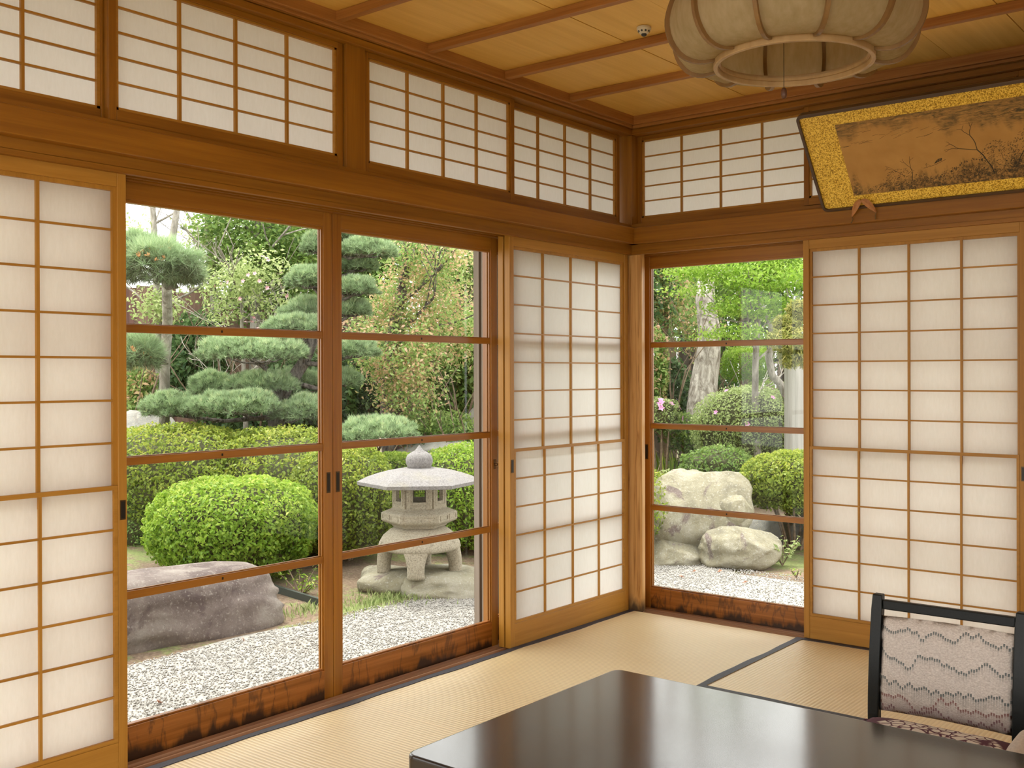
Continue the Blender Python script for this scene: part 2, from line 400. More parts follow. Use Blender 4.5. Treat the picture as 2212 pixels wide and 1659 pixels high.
# ================================================================ SLIDING SCREENS AND DOORS
def P3(side, u, d, z): return (-d, -u, z) if side == 'left' else (u, d, z)
def door_paper(idx, side, u0, u1, d0, lower_d, label, pull_at=None):
    "paper screen; front face at depth d0, u0..u1 along the wall, lower sash slides in front"
    A = along(side); ax = 'y' if side == 'left' else 'x'
    r = empty('door_%d' % idx, P3(side, (u0 + u1) / 2, d0 + .015, 0), label, 'sliding screen', kind='structure')
    th = .030; sw = .027
    for a, b in ((u0, u0 + sw), (u1 - sw, u1)):
        m = MB(); A(m, a, b, d0, d0 + th, -.001, KZ + .008); st = m.build('stile', WS['z'], r, bevel=.0015)
        if pull_at == ('lo' if a == u0 else 'hi'):
            c = (a + b) / 2
            m = MB(); A(m, c - .0085, c + .0085, d0 - .0012, d0 + .004, .745, .802)
            pl = m.build('door_pull', PULLRIM, st)
            # recess shown by a dark inset leaf within the rim is part of the same pull
            m = MB(); A(m, c - .006, c + .006, d0 - .0016, d0 + .003, .749, .798); m.build('door_pull_recess', PULL, st)
    m = MB(); A(m, u0 + sw, u1 - sw, d0 + .001, d0 + th - .001, 1.712, KZ + .006); m.build('rail', WS[ax], r, bevel=.0015, label='top rail')
    m = MB(); A(m, u0 + sw, u1 - sw, d0 + .001, d0 + th - .001, 0, .100); m.build('rail', WS[ax], r, bevel=.0015, label='tall bottom rail')
    # upper lattice, recessed
    a, b = u0 + sw, u1 - sw; dl = d0 + .010
    m = MB(); A(m, a, b, dl - .001, dl + .012, 1.700, 1.712); A(m, a, a + .010, dl - .001, dl + .012, .80, 1.70); A(m, b - .010, b, dl - .001, dl + .012, .80, 1.70)
    m.build('inner_frame', WS['z'], r)
    ia, ib = a + .010, b - .010; zt, zm = 1.703, .846
    for k in range(1, 4):
        u = ia + (ib - ia) * k / 4
        m = MB(); A(m, u - .0045, u + .0045, dl, dl + .010, .80, 1.702); m.build('lattice_bar', WS['z'], r)
    for k in range(1, 7):
        z = 1.7115 - .1238 * k
        m = MB(); A(m, ia, ib, dl + .001, dl + .0095, z - .0032, z + .0032); m.build('lattice_bar', WS[ax], r)
    m = MB(); q = [P3(side, ia - .004, dl + .0105, .80), P3(side, ib + .004, dl + .0105, .80), P3(side, ib + .004, dl + .0105, 1.708), P3(side, ia - .004, dl + .0105, 1.708)]
    m.quad(*q); m.build('paper_sheet', PAPER, r)
    # lower sash
    ds = d0 + .001
    m = MB(); A(m, a + .001, b - .001, ds, ds + .010, .833, .846); A(m, a + .001, b - .001, ds, ds + .010, .101, .112)
    A(m, a + .001, a + .012, ds, ds + .010, .112, .833); A(m, b - .012, b - .001, ds, ds + .010, .112, .833); m.build('sash_frame', WS[ax], r)
    for k in range(1, 4):
        u = ia + (ib - ia) * k / 4
        m = MB(); A(m, u - .004, u + .004, ds + .001, ds + .010, .112, .833); m.build('lattice_bar', WS['z'], r)
    for k in range(1, 6):
        z = .839 - .1213 * k
        m = MB(); A(m, a + .012, b - .012, ds + .002, ds + .0095, z - .0032, z + .0032); m.build('lattice_bar', WS[ax], r)
    m = MB(); m.quad(P3(side, a + .003, ds + .0103, .102), P3(side, b - .003, ds + .0103, .102), P3(side, b - .003, ds + .0103, .845), P3(side, a + .003, ds + .0103, .845)); m.build('paper_sheet', PAPER, r)
    return r
door_paper(1, 'left', 2.670, 3.605, .0, 0, 'paper sliding screen at the left edge of the picture', 'lo')
door_paper(2, 'left', .025, .930, .0, 0, 'paper sliding screen right of the garden glass doors, before the corner', 'hi')
door_paper(4, 'right', .907, 1.826, .0, 0, 'paper sliding screen behind the low chair, below the painting', 'hi')
door_paper(13, 'right', .93, 1.824, .036, 0, 'rear paper screen stacked behind the screen below the painting')
door_paper(14, 'left', 2.690, 3.60, .036, 0, 'rear paper screen stacked behind the screen at the left edge')
door_paper(5, 'right', 1.828, 2.745, .0, 0, 'paper sliding screen just beyond the right edge of the picture', 'lo')
# the pull of the first door sits on its visible stile
def door_glass(idx, side, u0, u1, d0, label, pulls=(), lock=None, wd=None):
    WG = wd or globals()['WG']
    A = along(side); ax = 'y' if side == 'left' else 'x'
    r = empty('door_%d' % idx, P3(side, (u0 + u1) / 2, d0 + .015, 0), label, 'glass door', kind='structure')
    th = .032 if wd is None else .029; sw = .041; dg = d0 + .016; zb = -.010 if wd is None else -.001
    for k, (a, b) in enumerate(((u0, u0 + sw), (u1 - sw, u1))):
        m = MB(); A(m, a, b, d0, d0 + th, zb, KZ + .004); st = m.build('stile', WG['z'], r, bevel=.002)
        if ('lo', 'hi')[k] in pulls:
            c = (a + b) / 2
            m = MB(); A(m, c - .0085, c + .0085, d0 - .0015, d0 + .004, .737, .812); m.build('door_pull', PULLRIM, st)
            m = MB(); A(m, c - .006, c + .006, d0 - .002, d0 + .003, .742, .807); m.build('door_pull_recess', PULL, st)
        if lock == ('lo', 'hi')[k]:
            c = (a + b) / 2
            m = MB(); x, y, z = P3(side, c, d0, .765)
            A(m, c - .007, c + .007, d0 - .002, d0 + .001, .756, .798); m.tube([P3(side, c, d0 - .001, .777), P3(side, c, d0 - .020, .777)], [.006, .006], 12)
            m.tube([P3(side, c - .002, d0 - .016, .777), P3(side, c + .002, d0 - .016, .777)], .01, 12)
            m.build('lock', plain('aged_brass', (.16, .08, .03), .35, .8), st)
    a, b = u0 + sw, u1 - sw
    m = MB(); A(m, a, b, d0, d0 + th, 1.700, KZ + .002); A(m, a, b, d0 + .005, d0 + th - .005, 1.690, 1.701); m.build('rail', WG[ax], r, bevel=.0015, label='top rail')
    m = MB(); A(m, a, b, d0, d0 + th, zb, .098); A(m, a, b, d0 + .007, d0 + th - .006, .098, .104); m.build('rail', STN, r, bevel=.0015, label='tall water-stained bottom rail')
    for z in (.4965, .9035, 1.308):
        m = MB(); A(m, a, b, d0 + .004, d0 + th - .004, z - .0125, z + .0125); A(m, a, b, d0 + .011, d0 + th - .011, z + .0125, z + .0155)
        rl = m.build('rail', WG[ax], r, bevel=.003, label='thin glazing bar')
        c = (a + b) / 2; m = MB(); A(m, c - .003, c + .003, d0 + .0032, d0 + .006, z - .004, z + .004); m.build('nail', PULL, rl)
    m = MB()                                      # glazing beads down both stiles
    for e, s_ in ((a, 1), (b, -1)):
        A(m, min(e, e + s_ * .006), max(e, e + s_ * .006), d0 + .006, d0 + .012, .10, 1.70); A(m, min(e, e + s_ * .005), max(e, e + s_ * .005), d0 + .02, d0 + .027, .10, 1.70)
    m.build('glazing_bead', WG['z'], r)
    for z0, z1 in ((.10, .485), (.509, .892), (.916, 1.296), (1.32, 1.70)):
        m = MB().quad(P3(side, a, dg, z0), P3(side, b, dg, z0), P3(side, b, dg, z1), P3(side, a, dg, z1)); m.build('glass_pane', GLASS, r)
    return r
door_glass(6, 'left', 1.8085, 2.735, .105, 'glass sliding door with three bars, in front of round clipped bush', ('lo',))
door_glass(7, 'left', .889, 1.8060, .105, 'glass sliding door with brass lock, in front of the stone lantern', ('hi',), lock='lo')
door_glass(8, 'left', .004, .905, .145, 'outer glass door stacked behind the corner paper screen', ())
door_glass(3, 'left', .027, .932, .036, 'rear paper screen stacked at the corner, glazed here to brighten the paper in front', wd=WS)  # stands for a paper screen; glass panes added so the front paper glows
door_glass(9, 'left', 2.69, 3.60, .145, 'outer glass door behind the paper screen at the left edge', ())
door_glass(10, 'right', .004, .935, .105, 'glass sliding door in front of the garden boulders', ('lo',))
door_glass(11, 'right', .945, 1.86, .145, 'outer glass door behind the paper screen below the painting', ())
door_glass(12, 'right', 1.87, 2.79, .105, 'glass door behind the paper screen beyond the right edge', ())
# transoms (papered lattice lights)
def transom(idx, side, u0, u1, d0, label, ncol=4, z0=1.9, z1=2.338):
    A = along(side); ax = 'y' if side == 'left' else 'x'
    r = empty('window_%d' % idx, P3(side, (u0 + u1) / 2, d0 + .01, z0), label, 'transom window', kind='structure')
    sw = .024
    for a, b in ((u0, u0 + sw), (u1 - sw, u1)):
        m = MB(); A(m, a, b, d0, d0 + .026, z0, z1); m.build('stile', W['z'], r, bevel=.0015)
    for a, b in ((z0, z0 + .036), (z1 - .020, z1)):
        m = MB(); A(m, u0 + sw, u1 - sw, d0, d0 + .026, a, b); m.build('rail', W[ax], r, bevel=.0015)
    a, b = u0 + sw, u1 - sw; za, zb = z0 + .036, z1 - .020
    m = MB(); A(m, a, b, d0 + .006, d0 + .018, za, za + .009); A(m, a, b, d0 + .006, d0 + .018, zb - .007, zb); A(m, a, a + .009, d0 + .006, d0 + .018, za, zb); A(m, b - .009, b, d0 + .006, d0 + .018, za, zb)
    m.build('inner_frame', WS[ax], r)
    a += .009; b -= .009; za += .009; zb -= .007
    for k in range(1, ncol):
        u = a + (b - a) * k / ncol; m = MB(); A(m, u - .0045, u + .0045, d0 + .008, d0 + .019, za, zb); m.build('lattice_bar', WS['z'], r)
    for k in range(1, 5):
        z = za + (zb - za) * k / 5; m = MB(); A(m, a, b, d0 + .009, d0 + .0185, z - .003, z + .003); m.build('lattice_bar', WS[ax], r)
    m = MB().quad(P3(side, a - .003, d0 + .0195, za - .003), P3(side, b + .003, d0 + .0195, za - .003), P3(side, b + .003, d0 + .0195, zb + .003), P3(side, a - .003, d0 + .0195, zb + .003)); m.build('paper_sheet', PAPER, r)
transom(1, 'left', 2.705, 3.61, .030, 'papered transom at the top left corner of the picture')
transom(2, 'left', 1.846, 2.722, .0, 'papered transom above the glass door with the round bush')
transom(3, 'left', .896, 1.748, .0, 'papered transom above the glass door with the lantern')
transom(4, 'left', .050, .915, .030, 'papered transom over the corner screen of the left wall')
transom(5, 'right', .022, .935, .030, 'papered transom above the boulder window, left of the painting')
transom(6, 'right', .911, 1.82, .0, 'papered transom mostly hidden behind the hanging painting')
transom(7, 'right', 1.83, 2.74, .030, 'papered transom beyond the right edge of the picture')

# outside: weathered post and shutter pocket edge
GW = wood('weathered_wood', (.20, .16, .12), (.36, .31, .26), 'z', rough=.8, grain=45)
o = MB().box(-.36, -.328, -.76, -.67, -.46, 1.84).box(-.328, -.313, -.735, -.67, -.46, 1.84).box(-.313, -.277, -.76, -.67, -.46, 1.84).box(-.277, -.264, -.735, -.67, -.46, 1.84).box(-.264, -.245, -.75, -.67, -.46, 1.84).build('post_outside', GW); tag(o, 'weathered grey wooden post outside the lantern door', 'post', kind='structure')
o = MB().box(-.345, -.33, -.67, -.60, -.40, 1.84).build('wall_shutter', plain('shutter_panel', (.42, .42, .40), .8, nscale=12)); tag(o, 'pale grey shutter pocket panel outside beside the post', 'panel', kind='structure')

# ================================================================ THINGS IN THE ROOM
# --- low lacquered table
def lacquer():
    m, nt, b = mat('black_lacquer')
    f = noise(nt, coords(nt, (3, 60, 3)), 1, 4, .6)
    L(nt, ramp(nt, f, [(.3, (.010, .008, .006)), (.7, (.020, .015, .011))]), b.inputs['Base Color'])
    f2 = noise(nt, coords(nt), 1.6, 4, .6)
    L(nt, ramp(nt, f2, [(.3, (.17, .17, .17)), (.7, (.24, .24, .24))]), b.inputs['Roughness'])
    b.inputs['Specular IOR Level'].default_value = .25; b.inputs['Coat Weight'].default_value = 1; b.inputs['Coat IOR'].default_value = 1.42; b.inputs['Coat Roughness'].default_value = .13
    bump(nt, b, noise(nt, coords(nt), 350, 2, .5), .06, .001)
    return m
LACQ = lacquer()
TX0, TX1, TY0, TY1, TZ = 1.23, 2.83, -2.752, -1.948, .36
t = empty('low_table', ((TX0 + TX1) / 2, (TY0 + TY1) / 2, 0), 'black lacquered low table with rounded edges in the foreground', 'table')
bm = bmesh.new(); bmesh.ops.create_cube(bm, size=1)
for v in bm.verts: v.co = Vector(((TX0 + TX1) / 2 + v.co.x * (TX1 - TX0), (TY0 + TY1) / 2 + v.co.y * (TY1 - TY0), TZ - .0225 + v.co.z * .045))
ve = [e for e in bm.edges if abs(e.verts[0].co.z - e.verts[1].co.z) > .01]
bmesh.ops.bevel(bm, geom=ve, offset=.028, segments=8, profile=.5, affect='EDGES')
te = [e for e in bm.edges if abs(e.verts[0].co.z - TZ) < 1e-4 and abs(e.verts[1].co.z - TZ) < 1e-4]
bmesh.ops.bevel(bm, geom=te, offset=.007, segments=4, profile=.5, affect='EDGES')
me = bpy.data.meshes.new('tabletop'); bm.to_mesh(me); bm.free()
link('tabletop', me, LACQ, t)
MB().box(TX0 + .06, TX1 - .06, TY0 + .06, TY0 + .085, TZ - .105, TZ - .044).box(TX0 + .06, TX1 - .06, TY1 - .085, TY1 - .06, TZ - .105, TZ - .044).box(TX0 + .06, TX0 + .085, TY0 + .085, TY1 - .085, TZ - .105, TZ - .044).box(TX1 - .085, TX1 - .06, TY0 + .085, TY1 - .085, TZ - .105, TZ - .044).build('apron', LACQ, t)
for x in (TX0 + .05, TX1 - .12):
    for y in (TY0 + .05, TY1 - .12): MB().box(x, x + .07, y, y + .07, 0, TZ - .044).build('leg', LACQ, t, bevel=.005)

# --- low chairs
BLK = plain('black_chair_lacquer', (.007, .008, .007), .42, spec=.28, nscale=200, var=.3)
def cover_mat():
    "woven beige slip cover with rows of zigzag stitching that shade to grey and rose"
    m, nt, b = mat('woven_cover')
    t = nt.nodes.new('ShaderNodeTexCoord'); sep = nt.nodes.new('ShaderNodeSeparateXYZ'); L(nt, t.outputs['Object'], sep.inputs[0])
    X, Z = sep.outputs[0], sep.outputs[2]
    xs = math_(nt, 'MULTIPLY', math_(nt, 'FLOOR', math_(nt, 'MULTIPLY', X, 160)), 1 / 160)   # stepped columns of stitches
    comb = nt.nodes.new('ShaderNodeCombineXYZ'); L(nt, xs, comb.inputs[0])
    base = ramp(nt, noise(nt, coords(nt, (180, 180, 320)), 1, 3, .6), [(.3, (.44, .385, .335)), (.7, (.66, .60, .54))])
    col = base
    for z0, colr, fade, sd in ((.475, (.10, .12, .12), .020, 1.3), (.405, (.10, .12, .12), .026, 4.1), (.335, (.09, .11, .11), .040, 7.7), (.300, (.22, .10, .09), .022, 9.2), (.270, (.17, .08, .09), .030, 12.4)):
        mp = nt.nodes.new('ShaderNodeVectorMath'); mp.operation = 'ADD'; L(nt, comb.outputs[0], mp.inputs[0]); mp.inputs[1].default_value = (sd, 0, 0)
        h = math_(nt, 'MULTIPLY', math_(nt, 'SUBTRACT', noise(nt, mp.outputs[0], 13, 2, .6), .5), .19)
        d = math_(nt, 'SUBTRACT', math_(nt, 'ADD', h, z0), Z)                 # >0 below the crest line
        body = math_(nt, 'SUBTRACT', 1, math_(nt, 'DIVIDE', d, fade), clamp=True)
        on = math_(nt, 'GREATER_THAN', d, 0)
        tick = math_(nt, 'LESS_THAN', d, .0075)
        gap = math_(nt, 'GREATER_THAN', math_(nt, 'FRACT', math_(nt, 'MULTIPLY', X, 160)), .3)
        f = math_(nt, 'MULTIPLY', math_(nt, 'MULTIPLY', on, gap), math_(nt, 'ADD', math_(nt, 'MULTIPLY', body, .45), math_(nt, 'MULTIPLY', tick, .5)))
        col = mix(nt, f, col, colr)
    low = ramp(nt, Z, [(.24, (.75, .75, .75)), (.30, (0, 0, 0))])
    col = mix(nt, low, col, (.24, .14, .15))
    L(nt, col, b.inputs['Base Color']); b.inputs['Roughness'].default_value = .9; b.inputs['Specular IOR Level'].default_value = .15
    h = math_(nt, 'ADD', noise(nt, coords(nt, (260, 260, 400)), 1, 2, .5), noise(nt, coords(nt, (9, 9, 14)), 1, 3, .6))
    bump(nt, b, h, .5, .004)
    return m
COVER = cover_mat(); PAD = plain('beige_arm_pad', (.52, .46, .39), .9, nscale=120, var=.12, bmp=.3)
def low_chair(name, x0, x1, yb, label, arms=False):
    r = empty(name, ((x0 + x1) / 2, yb - .15, 0), label, 'chair', 'low black chairs along the table')
    def cy(z): return yb + .022 * math.cos((z - .30) * 5.2) * 0 + (-.020 * math.sin(PI * min(1, max(0, z / .56))) + .05 * max(0, z - .25))
    for xa in (x0, x1 - .030):
        m = MB(); n = 14; i0 = 0
        for k in range(n + 1):
            z = .558 * k / n; y = cy(z); w = .0 if k < n else .002
            m.v += [(xa + w, y - .013, z), (xa + .030 - w, y - .013, z), (xa + .030 - w, y + .013, z), (xa + w, y + .013, z)]
            if k:
                j = 4 * (k - 1)
                for q in range(4): m.f.append((j + q, j + (q + 1) % 4, j + 4 + (q + 1) % 4, j + 4 + q))
        m.f += [(3, 2, 1, 0), (4 * n, 4 * n + 1, 4 * n + 2, 4 * n + 3)]
        m.build('back_post', BLK, r, bevel=.003)
    m = MB(); m.box(x0 + .03, x1 - .03, cy(.53) - .008, cy(.53) + .010, .519, .545); m.build('top_rail', BLK, r, bevel=.003)
    # padded backrest in its woven cover
    bmx = bmesh.new(); nx, nz = 26, 22; xa, xb, za, zb = x0 + .030, x1 - .030, .250, .502
    grid = []
    for sgn in (-1, 1):
        gg = []
        for i in range(nx + 1):
            row = []
            for k in range(nz + 1):
                u, w = i / nx, k / nz
                th = .020 * (max(0, 1 - abs(2 * u - 1) ** 7) ** .5) * (max(0, 1 - abs(2 * w - 1) ** 5) ** .5)
                x = xa + (xb - xa) * u; z = za + (zb - za) * w + .004 * math.sin(PI * u)
                y = cy(z) + sgn * th + sgn * .0012 * mnoise.noise(Vector((x * 22, z * 22, 3 + sgn)))
                row.append(bmx.verts.new((x, y, z)))
            gg.append(row)
        for i in range(nx):
            for k in range(nz):
                f = (gg[i][k], gg[i+1][k], gg[i+1][k+1], gg[i][k+1])
                bmx.faces.new(f if sgn < 0 else f[::-1]).smooth = True
        grid.append(gg)
    bmesh.ops.remove_doubles(bmx, verts=bmx.verts, dist=.0004)
    me = bpy.data.meshes.new('backrest'); bmx.to_mesh(me); bmx.free(); link('backrest', me, COVER, r)
    # seat frame and legs
    m = MB(); m.box(x0 + .005, x1 - .005, yb - .40, yb - .06, .195, .222); m.build('seat', BLK, r, bevel=.006)
    for xa in (x0 + .01, x1 - .04): MB().box(xa, xa + .03, yb - .39, yb - .36, 0, .196).build('leg', BLK, r, bevel=.003)
    m = MB(); m.box(x0 + .03, x1 - .03, yb - .012, yb + .004, .10, .125); m.build('stretcher', BLK, r)
    if arms:
        for s_, xa in ((-1, x0), (1, x1)):
            m = MB(); m.tube([(xa - .01 * s_, yb - .01, .27), (xa + .01 * s_, yb - .12, .262), (xa + .01 * s_, yb - .30, .255), (xa, yb - .31, .18)], [.012] * 4, 10); m.build('arm', BLK, r)
            m = MB(); n = 14; pts = [(xa + .006 * s_, yb - .10 - .20 * q / n, .298 - .01 * q / n) for q in range(n + 1)]
            m.tube(pts, [.034 * max(.12, (1 - abs(2 * q / n - 1) ** 4)) ** .5 for q in range(n + 1)], 16); m.build('arm_pad', PAD, r, smooth=True)
    return r
low_chair('low_chair', 1.775, 2.175, -1.50, 'low black chair with zigzag-woven beige back cover, whole back in view')
low_chair('low_chair', 2.232, 2.64, -1.53, 'low black chair with round beige arm pad, cut by the right edge', True)

# --- seat cushions
def cushion_mat():
    m, nt, b = mat('purple_peony_cloth')
    base = ramp(nt, noise(nt, coords(nt, (200, 200, 60)), 1, 3), [(.3, (.075, .018, .040)), (.7, (.11, .03, .06))])
    # petals: cells of a warped voronoi, outlined, in a round field
    v = coords(nt, (1, 1, 0))
    nz = nt.nodes.new('ShaderNodeTexNoise'); nz.inputs['Scale'].default_value = 12; L(nt, v, nz.inputs['Vector'])
    ad = nt.nodes.new('ShaderNodeVectorMath'); ad.operation = 'MULTIPLY_ADD'; L(nt, nz.outputs['Color'], ad.inputs[0]); ad.inputs[1].default_value = (.03, .03, 0); L(nt, v, ad.inputs[2])
    vo = nt.nodes.new('ShaderNodeTexVoronoi'); vo.feature = 'DISTANCE_TO_EDGE'; vo.inputs['Scale'].default_value = 42; L(nt, ad.outputs[0], vo.inputs['Vector'])
    big = nt.nodes.new('ShaderNodeTexVoronoi'); big.inputs['Scale'].default_value = 7.5; big.inputs['Randomness'].default_value = .7; L(nt, v, big.inputs['Vector'])
    petal = ramp(nt, vo.outputs['Distance'], [(.05, (0, 0, 0)), (.09, (1, 1, 1))])
    field = ramp(nt, big.outputs['Distance'], [(.80, (1, 1, 1)), (.86, (0, 0, 0))])
    t = nt.nodes.new('ShaderNodeTexCoord'); ln = nt.nodes.new('ShaderNodeVectorMath'); ln.operation = 'LENGTH'
    sc = nt.nodes.new('ShaderNodeVectorMath'); sc.operation = 'MULTIPLY'; L(nt, t.outputs['Object'], sc.inputs[0]); sc.inputs[1].default_value = (1, 1, 0); L(nt, sc.outputs[0], ln.inputs[0])
    disc = ramp(nt, ln.outputs['Value'], [(.165, (1, 1, 1)), (.170, (0, 0, 0))])
    f = mix(nt, 1.0, mix(nt, 1.0, petal, field, 'MULTIPLY'), disc, 'MULTIPLY')
    L(nt, mix(nt, f, base, (.74, .70, .64)), b.inputs['Base Color']); b.inputs['Roughness'].default_value = .8
    return m
CUSH = cushion_mat(); REDT = plain('red_thread', (.45, .05, .03), .7)
def cushion(cx, cy, z, hx, hy, label):
    r = empty('floor_cushion', (cx, cy, z), label, 'cushion', 'purple cushions on the low chairs')
    bmx = bmesh.new(); n = 24; th = .036
    for sgn in (1, -1):
        g = []
        for i in range(n + 1):
            row = []
            for k in range(n + 1):
                u, w = 2 * i / n - 1, 2 * k / n - 1
                e = max(0, (1 - abs(u) ** 4) * (1 - abs(w) ** 4)) ** .42
                pinch = 1 - .06 * (1 - w * w) * abs(u) ** 3; pinch2 = 1 - .06 * (1 - u * u) * abs(w) ** 3
                dm = 1 - .35 * math.exp(-(u * u + w * w) / .01)
                row.append(bmx.verts.new((u * hx * pinch, w * hy * pinch2, th + sgn * th * e * (dm if sgn > 0 else 1))))
            g.append(row)
        for i in range(n):
            for k in range(n):
                f = (g[i][k], g[i+1][k], g[i+1][k+1], g[i][k+1]); bmx.faces.new(f if sgn > 0 else f[::-1]).smooth = True
    bmesh.ops.remove_doubles(bmx, verts=bmx.verts, dist=.0004)
    me = bpy.data.meshes.new('cushion_body'); bmx.to_mesh(me); bmx.free(); link('cushion_body', me, CUSH, r, Vector((0, 0, 0)))
    m = MB()
    for k in range(22):
        a = rng.uniform(0, 2 * PI); e = rng.uniform(.008, .018)
        m.tube([(0, 0, .056), (e * .5 * math.cos(a), e * .5 * math.sin(a), .068), (e * math.cos(a), e * math.sin(a), .058)], .0012, 4)
    o = m.build('thread_tuft', REDT, r); o.location = (0, 0, 0)
    for s1 in (-1, 1):
        for s2 in (-1, 1):
            m = MB(); c = Vector((s1 * hx * .985, s2 * hy * .985, th))
            for k in range(7):
                d = Vector((s1 * (1 + rng.uniform(-.5, .5)), s2 * (1 + rng.uniform(-.5, .5)), -.3)).normalized()
                m.tube([c, c + d * .016, c + d * .028 + Vector((0, 0, -.006))], .001, 4)
            o = m.build('corner_tassel', CUSH, r); o.location = (0, 0, 0)
    return r
cushion(2.025, -1.815, .2225, .205, .175, 'purple cushion with white peony print on the middle low chair')
cushion(2.445, -1.84, .2225, .20, .175, 'purple peony cushion on the low chair cut by right edge')

# --- hanging painting, leaning forward
def gold_mat():
    m, nt, b = mat('gold_flecked_paper')
    f = noise(nt, coords(nt), 240, 2, .7)
    c = ramp(nt, f, [(.38, (.30, .15, .008)), (.47, (.72, .42, .025)), (.58, (1.0, .74, .13))])
    L(nt, c, b.inputs['Base Color']); b.inputs['Roughness'].default_value = .38; b.inputs['Metallic'].default_value = .0
    return m
def ink_mat():
    m, nt, b = mat('ink_wash_paper')
    t = nt.nodes.new('ShaderNodeTexCoord'); sep = nt.nodes.new('ShaderNodeSeparateXYZ'); L(nt, t.outputs['Object'], sep.inputs[0])
    X, Z = sep.outputs[0], sep.outputs[2]
    base = ramp(nt, noise(nt, coords(nt), 9, 4), [(.3, (.46, .24, .06)), (.7, (.56, .31, .085))])
    fine = noise(nt, coords(nt, (14, 40, 60)), 1.6, 6, .75, .8)
    edge = noise(nt, coords(nt, (3.2, 1, 1)), 2.1, 4, .6)
    # mist band with slanting streaks along the top
    e1 = math_(nt, 'ADD', math_(nt, 'MULTIPLY', math_(nt, 'SUBTRACT', edge, .5), .35), math_(nt, 'ADD', .33, math_(nt, 'MULTIPLY', X, -.045)))
    top = math_(nt, 'MULTIPLY', math_(nt, 'SUBTRACT', Z, e1), 22, clamp=True)
    f1 = math_(nt, 'MULTIPLY', top, math_(nt, 'MULTIPLY', math_(nt, 'SUBTRACT', fine, .36), 3.6, clamp=True))
    c = mix(nt, math_(nt, 'MULTIPLY', f1, 1.0), base, (.075, .06, .028))
    # shrubs and banks along the foot, growing toward the right
    n3 = noise(nt, coords(nt, (5.5, 1, 1)), 1.7, 6, .7); sp = noise(nt, coords(nt, (70, 70, 70)), 1, 5, .75, .4)
    e2 = math_(nt, 'ADD', math_(nt, 'MULTIPLY', math_(nt, 'SUBTRACT', n3, .5), .38), math_(nt, 'ADD', .075, math_(nt, 'MULTIPLY', X, .15)))
    bot = math_(nt, 'MULTIPLY', math_(nt, 'SUBTRACT', e2, Z), 16, clamp=True)
    f2 = math_(nt, 'MULTIPLY', bot, math_(nt, 'MULTIPLY', math_(nt, 'SUBTRACT', sp, .36), 5, clamp=True))
    c = mix(nt, math_(nt, 'MULTIPLY', f2, .9), c, (.028, .024, .014))
    L(nt, c, b.inputs['Base Color']); b.inputs['Roughness'].default_value = .7
    return m
pic = empty('hanging_painting', (1.03, -.064, 1.868), 'wide landscape painting on gold mount, leaning forward above the screens', 'painting')
PB, PT = Vector((0, -.066, 1.856)), Vector((0, -.350, 2.212))
pu = (PT - PB); PH = pu.length; pu.normalize(); pn = Vector((0, pu.z, -pu.y)); pn = Vector((0, -pu.z, pu.y))   # front normal, towards viewer and down
M4 = Matrix.Translation(Vector((1.03, PB.y, PB.z))) @ Matrix(((1, 0, 0, 0), (0, -pn.y, pu.y, 0), (0, -pn.z, pu.z, 0), (0, 0, 0, 1)))
# local frame: x right, z up along the panel, -y towards the viewer
pic.matrix_world = M4
PWID = 1.62; FWD = wood('dark_frame_wood', (.05, .028, .016), (.12, .07, .04), 'x', rough=.4, grain=70)
def loc_build(m, name, mt, **k):
    me = bpy.data.meshes.new(name); me.from_pydata(m.v, [], m.f); me.update(); me.materials.append(mt)
    o = bpy.data.objects.new(name, me); COL.objects.link(o); o.parent = pic
    if k.get('bevel'):
        b = o.modifiers.new('b', 'BEVEL'); b.width = k['bevel']; b.segments = 3; b.limit_method = 'ANGLE'
    return o
# rounded frame from a swept outline
def frame_outline(inset, r):
    pts = []
    for cx_, cz_, a0 in ((PWID - r, PH - r, 0), (r, PH - r, 90), (r, r, 180), (PWID - r, r, 270)):
        for k in range(7):
            a = math.radians(a0 + 90 * k / 6); rr = r - inset
            pts.append((cx_ + rr * math.cos(a), cz_ + rr * math.sin(a)))
    return pts
oo, ii = frame_outline(0, .026), frame_outline(.0125, .026); m = MB(); n = len(oo)
for (pa, ya), (pb_, yb_) in (((oo, -.004), (oo, .022)), ((oo, -.004), (ii, -.008)), ((ii, -.008), (ii, .004))):
    for k in range(n):
        a, b = pa[k], pa[(k+1) % n]; c, d = pb_[(k+1) % n], pb_[k]
        m.quad((a[0], ya, a[1]), (b[0], ya, b[1]), (c[0], yb_, c[1]), (d[0], yb_, d[1]))
i = len(m.v); m.v += [(p[0], .022, p[1]) for p in oo]; m.f.append(tuple(range(i, i + n)))
loc_build(m, 'frame', FWD)
m = MB(); m.v = [(p[0], .002, p[1]) for p in ii]; m.f = [tuple(reversed(range(n)))]; loc_build(m, 'gold_mount', gold_mat())
m = MB().quad((.150, .0012, .062), (PWID - .150, .0012, .062), (PWID - .150, .0012, PH - .066), (.150, .0012, PH - .066))
o = loc_build(m, 'ink_landscape', ink_mat()); 
INK = plain('ink', (.035, .03, .02), .8)
ink = MB(); Y0 = .0008
def stroke(pts, w):
    for (a, b) in zip(pts, pts[1:]):
        d = Vector((b[0] - a[0], b[1] - a[1])); 
        if d.length < 1e-6: continue
        nn = Vector((-d.y, d.x)).normalized() * w / 2
        ink.quad((a[0] - nn.x, Y0, a[1] - nn.y), (b[0] - nn.x, Y0, b[1] - nn.y), (b[0] + nn.x, Y0, b[1] + nn.y), (a[0] + nn.x, Y0, a[1] + nn.y))
r2 = random.Random(5)
